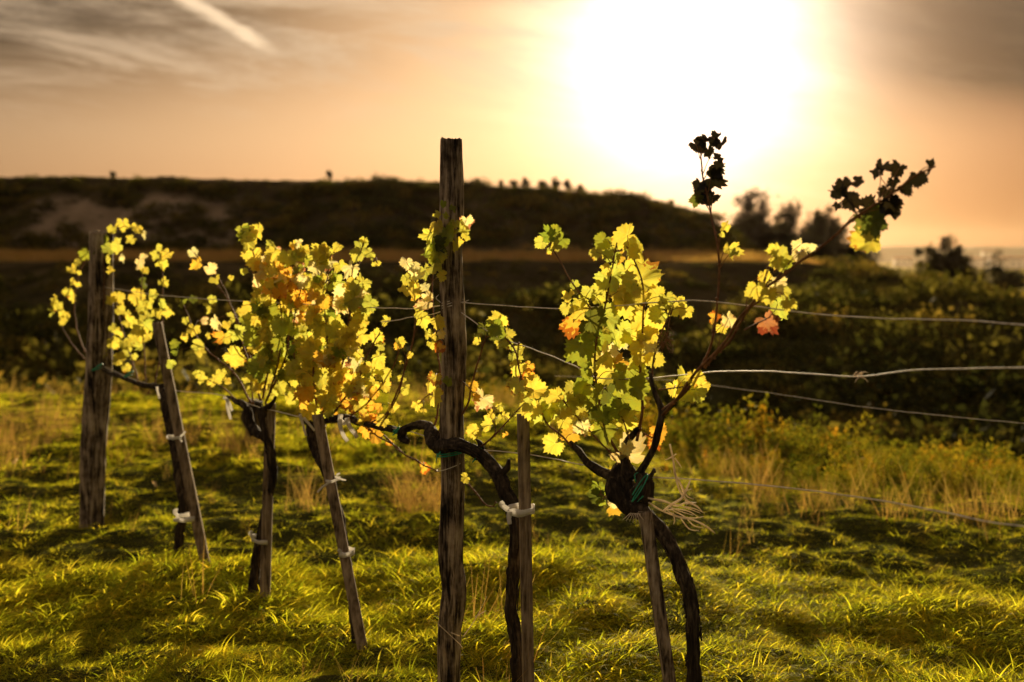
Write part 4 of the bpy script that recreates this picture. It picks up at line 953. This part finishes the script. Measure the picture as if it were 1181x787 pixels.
# vine E, the nearest
LE = [(633,272,10,'g'),(639,268,9,'g'),(623,281,7,'l'),(646,279,8,'g'),(632,290,5,'y'),(640,284,8,'l'),
 (694,279,9,'g'),(687,293,8,'l'),(700,290,8,'y'),(719,274,12,'y'),(705,296,8,'l'),(737,293,10,'y'),(731,286,9,'l'),(742,318,18,'y'),(722,318,13,'l'),(713,299,8,'o'),(706,325,13,'l'),(694,334,11,'l'),(699,312,10,'y'),(690,347,11,'y'),(662,329,8,'l'),(656,343,9,'y'),(669,350,12,'y'),(653,357,8,'l'),(672,361,11,'y'),(660,377,9,'o'),
 (687,372,15,'k'),(694,393,14,'g'),(672,407,14,'g'),(682,390,12,'g'),(722,354,13,'y'),(740,343,13,'y'),(754,343,10,'y'),(744,372,16,'y'),(758,364,11,'l'),(719,386,12,'l'),(730,392,12,'y'),(715,396,10,'p'),(704,366,12,'l'),(740,407,11,'y'),(751,404,9,'p'),(754,416,9,'y'),(733,418,15,'l'),(729,436,17,'g'),(704,411,12,'p'),(701,432,12,'y'),(715,443,12,'l'),(737,447,13,'g'),
 (672,450,13,'g'),(687,453,13,'g'),(665,453,11,'l'),(704,457,13,'k'),(722,461,14,'g'),(683,468,12,'g'),(669,468,12,'l'),(722,486,15,'y'),(697,499,13,'g'),(672,494,10,'p'),(679,499,8,'y'),(651,489,11,'y'),(655,502,10,'o'),(644,468,12,'l'),(633,471,12,'l'),(619,450,10,'y'),(612,475,10,'y'),(626,475,11,'l'),(640,458,9,'y'),(761,500,14,'o'),(754,510,10,'o'),(729,528,17,'p'),(724,518,12,'p'),(637,514,9,'y'),(652,478,9,'y'),
 (769,347,9,'l'),(779,352,9,'y'),(790,359,8,'y'),(785,348,7,'y'),(775,360,7,'l'),(836,261,6,'y'),(841,290,8,'y'),(833,271,4,'y'),(846,292,6,'l'),(825,366,9,'o'),(842,370,8,'p'),(833,379,7,'y'),(790,443,15,'y'),(797,453,12,'l'),(811,448,9,'y'),(779,450,9,'y'),(800,436,8,'y'),(686,572,9,'k'),(690,565,8,'g'),(711,590,9,'o'),(706,582,7,'p'),(693,580,7,'g'),
 (612,462,9,'l'),(605,475,8,'y'),(658,460,10,'l'),(692,480,11,'g'),(710,475,12,'g'),(676,432,11,'g'),(690,415,12,'l'),(748,390,10,'y'),(712,342,12,'y'),(728,336,10,'l'),(682,338,10,'l'),(700,380,10,'y'),(764,352,7,'l'),(714,424,11,'o'),(684,476,10,'k'),
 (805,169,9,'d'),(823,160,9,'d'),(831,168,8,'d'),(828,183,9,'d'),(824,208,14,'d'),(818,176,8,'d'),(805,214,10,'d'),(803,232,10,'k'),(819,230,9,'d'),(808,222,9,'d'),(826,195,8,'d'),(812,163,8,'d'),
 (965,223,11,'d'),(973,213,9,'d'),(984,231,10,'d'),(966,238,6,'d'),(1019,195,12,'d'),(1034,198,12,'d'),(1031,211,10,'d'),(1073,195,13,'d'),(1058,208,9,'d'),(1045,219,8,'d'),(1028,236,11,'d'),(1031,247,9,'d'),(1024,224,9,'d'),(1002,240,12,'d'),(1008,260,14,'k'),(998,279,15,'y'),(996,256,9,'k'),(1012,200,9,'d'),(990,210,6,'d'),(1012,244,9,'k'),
 (920,286,9,'p'),(901,298,10,'l'),(908,305,8,'g'),(935,287,8,'p'),(892,290,6,'y'),(895,300,7,'y'),(923,296,7,'p'),(881,320,8,'y'),(873,337,9,'y'),(898,329,8,'p'),(886,342,9,'y'),(899,355,10,'l'),(909,350,8,'y'),(887,374,10,'b'),(893,335,8,'p'),(903,338,8,'l')]
VE = vine('nearest vine, thick knotted head and big leaves, one long cane reaching up right', P(802, 970, 2.84),
     [([(803,975,0),(800,900,0),(799,830,0),(799,785,0),(801,745,0),(797,700,0),(787,660,0),(768,622,0),(748,597,0),(732,582,0)], [.034,.024,.022,.021,.021,.021,.021,.022,.025,.034], .28),
      ([(735,590,0),(724,577,-.005),(716,562,-.01),(714,548,0),(718,535,0)], [.03,.034,.034,.030,.016], .6), ([(730,582,0),(740,570,0),(744,556,0),(738,545,0)], [.024,.029,.022,.01], .5),
      ([(712,552,0),(694,543,0),(675,530,0),(662,517,0),(657,509,0)], [.018,.014,.012,.010,.006], .3),
      ([(730,552,0),(722,535,0),(722,515,0),(735,495,0)], [.02,.014,.012,.007], .3),
      ([(736,550,0),(748,530,0),(758,505,0),(763,480,0),(756,455,0),(750,430,0)], [.012,.009,.009,.010,.008,.005], .3),
      ([(762,478,0),(775,468,0),(782,460,0)], [.008,.007,.004], .3),
      ([(742,560,0),(752,548,-.01),(756,540,-.01)], [.012,.007,.004], .3)],
     [([(662,518),(648,505),(632,490),(622,470)], .0034,.0016), ([(722,535),(704,510),(690,460),(688,400),(700,340),(712,280)], .0045,.0018), ([(735,510),(742,470),(738,420),(742,370),(740,325),(722,282)], .0045,.0018),
      ([(752,440),(756,410),(764,385),(773,362),(776,348)], .003,.0014), ([(700,378),(676,350),(655,318),(645,300),(634,282)], .0028,.0014), ([(764,480),(782,458),(803,430),(832,400),(868,348),(910,312),(955,278),(990,250),(1030,225),(1055,205),(1080,193)], .0046,.0018),
      ([(762,476),(788,455),(804,430),(819,400),(826,350),(829,290),(819,242),(809,195),(807,172),(818,160)], .0042,.0016), ([(722,545),(704,522),(684,502),(660,475),(650,462)], .0032,.0015), ([(742,500),(758,508),(762,500)], .002,.0012), ([(990,250),(982,236),(970,222)], .0022,.0014),
      ([(1030,225),(1033,235),(1030,248)], .002,.0012), ([(990,250),(999,262),(1000,276)], .002,.0012), ([(870,346),(876,338),(888,340)], .002,.0012), ([(858,382),(872,374),(888,366)], .002,.0013), ([(716,570),(704,575),(692,570)], .002,.0012), ([(760,450),(778,448),(796,446)], .002,.0012), ([(712,470),(720,490),(727,515)], .0022,.0013), ([(812,425),(840,395),(864,358),(880,345)], .004,.002)], LE, 105)
# dried grape stem and dry roots / twigs of the nearest vine
b = MB(); r = np.random.default_rng(12); Y0 = Yr(768)
for k in range(26):
    a = P(766 + r.uniform(-2, 6), 375 + r.uniform(0, 28), Y0); e = P(768 + r.uniform(-12, 10), 388 + r.uniform(-8, 20), Y0 + r.uniform(-.015, .015))
    b.tube([a, e], [0.0009, 0.0006], 4, 3); b.tube([e - Vector((0, 0, .0015)), e + Vector((0, 0, .0015))], [0.0016, 0.0016], 5, 3)
b.tube([P(777, 352, Y0), P(772, 370, Y0), P(768, 392, Y0), P(762, 410, Y0)], [.0014, .0016, .0013, .001], 5, 14)
b.build('grape_stem', M_CANE, VE)
b = MB(); Yk = 2.9
roots = [[(748,575),(765,578),(780,584),(790,580),(802,583),(810,590)], [(748,580),(765,590),(785,597),(800,600),(815,607),(825,615)], [(770,590),(782,596),(800,598),(812,596)], [(775,588),(790,596),(800,606),(812,609)], [(765,590),(775,582),(786,575),(792,565),(797,553)],
         [(750,576),(770,580),(790,585),(808,592)], [(776,592),(778,600),(777,605)], [(785,598),(795,610),(806,612)], [(790,585),(800,587),(813,592)], [(773,585),(784,590),(800,595)], [(768,588),(780,587),(795,590),(806,597)],
         [(773,512),(777,530),(780,552),(786,570),(795,580),(803,580)], [(778,528),(783,535),(786,540)], [(780,524),(772,529),(767,531)], [(781,550),(786,560),(792,572),(800,576)], [(779,545),(784,558),(790,566),(798,564)], [(786,562),(790,575),(792,583)], [(776,530),(778,548),(784,556)]]
for k, pth in enumerate(roots):
    rr_ = 0.003 if k in (4,) else (0.0023 if k in (0, 1, 11) else 0.0015)
    b.tube([P(u, v, Yk - 0.03 + 0.006 * math.sin(k * 2 + q)) for q, (u, v) in enumerate(pth)], [rr_] * (len(pth) - 1) + [rr_ * 0.35], 6, 24, wob=0.0012, seed=k)
b.build('dry_roots', M_TWINE, VE)
b = MB()
for k in range(7):
    a = P(727 + k * 1.5, 592, Yk - 0.04); e = P(718 + k * 4, 600 + (k * 7) % 6, Yk - 0.05); b.tube([a, e], [0.0014, 0.0007], 5, 4)
b.build('frayed_fibre', M_TWINE, VE)
# the dark stump of a vine in the row behind
b = MB(); pb = P(295, 520, 8.2); b.tube([Vector((pb.x, 8.2, TZ(pb.x, 8.2) - .1)), P(294, 498, 8.2), P(291, 480, 8.2), P(295, 462, 8.2)], [.09, .075, .07, .05], 14, bark=.3, seed=4, long=8)
tag(b.build('vine_stump', M_BARK), 'short dark stump in the meadow behind the wide leaf clump', 'stump')
# bare forked twig and small things in the grass
b = MB(); Yt = 3.5
for pth in ([(505,720),(522,735),(532,745),(534,750)], [(534,735),(548,715),(556,700),(562,688)], [(548,712),(560,705)], [(520,730),(530,734)]):
    b.tube([P(u, v, Yt) for u, v in pth], [.0016, .0012, .0008] if len(pth) == 3 else ([.0018, .0014, .001, .0006][:len(pth)]), 5, 12, wob=.001, seed=len(pth))
tag(b.build('dry_twig', M_TWINE), 'thin dry forked twig lying against the foot of the tall post', 'twig')

for (u, v, lab) in ((17, 533, 'pale curled dead leaf caught in the grass near the left border'), (993, 770, 'tiny pale fallen leaf in the grass near the bottom right'), (178, 560, 'small yellow fallen leaf between the two leftmost uprights')):
    Y = F * 1.40 / (v - 290); b = MB(); b2 = MB(); LS[0] = 1.0; c = P(u, v, Y)
    V_, Q_, T_, uv_ = LEAVES[int(u) % 26]; V2 = V_ * 0.028; a_ = u
    Mz = np.array(Matrix.Rotation(a_, 3, 'Z') @ Matrix.Rotation(0.9, 3, 'X'))
    b.add(V2 @ Mz.T + np.array(c), Q_, T_, np.tile([0.85, 0.66, 0.34, 0.8], (len(V2), 1)), uv_)
    tag(b.build('fallen_leaf', M_LEAF), lab, 'leaf')
# ---------------------------------------------------------------- haze
hz = mat('haze_air'); pv = N('ShaderNodeVolumePrincipled')
pv.inputs['Color'].default_value = (1.0, 0.74, 0.48, 1); pv.inputs['Density'].default_value = 0.000035; pv.inputs['Anisotropy'].default_value = 0.65
o_ = N('ShaderNodeOutputMaterial'); L(pv.outputs[0], o_.inputs['Volume'])
X, Y0_, Y1_, Z0, Z1 = 3300, -30, 3300, -60, 60
Vh = [(-X, Y0_, Z0), (X, Y0_, Z0), (X, Y1_, Z0), (-X, Y1_, Z0), (-X, Y0_, Z1), (X, Y0_, Z1), (X, Y1_, Z1), (-X, Y1_, Z1)]
tag(link('haze', mesh_np('haze', Vh, np.array([[3, 2, 1, 0], [4, 5, 6, 7], [0, 1, 5, 4], [1, 2, 6, 5], [2, 3, 7, 6], [3, 0, 4, 7]]), hz, smooth=False)), 'warm evening haze filling the valley air', None, kind='stuff')
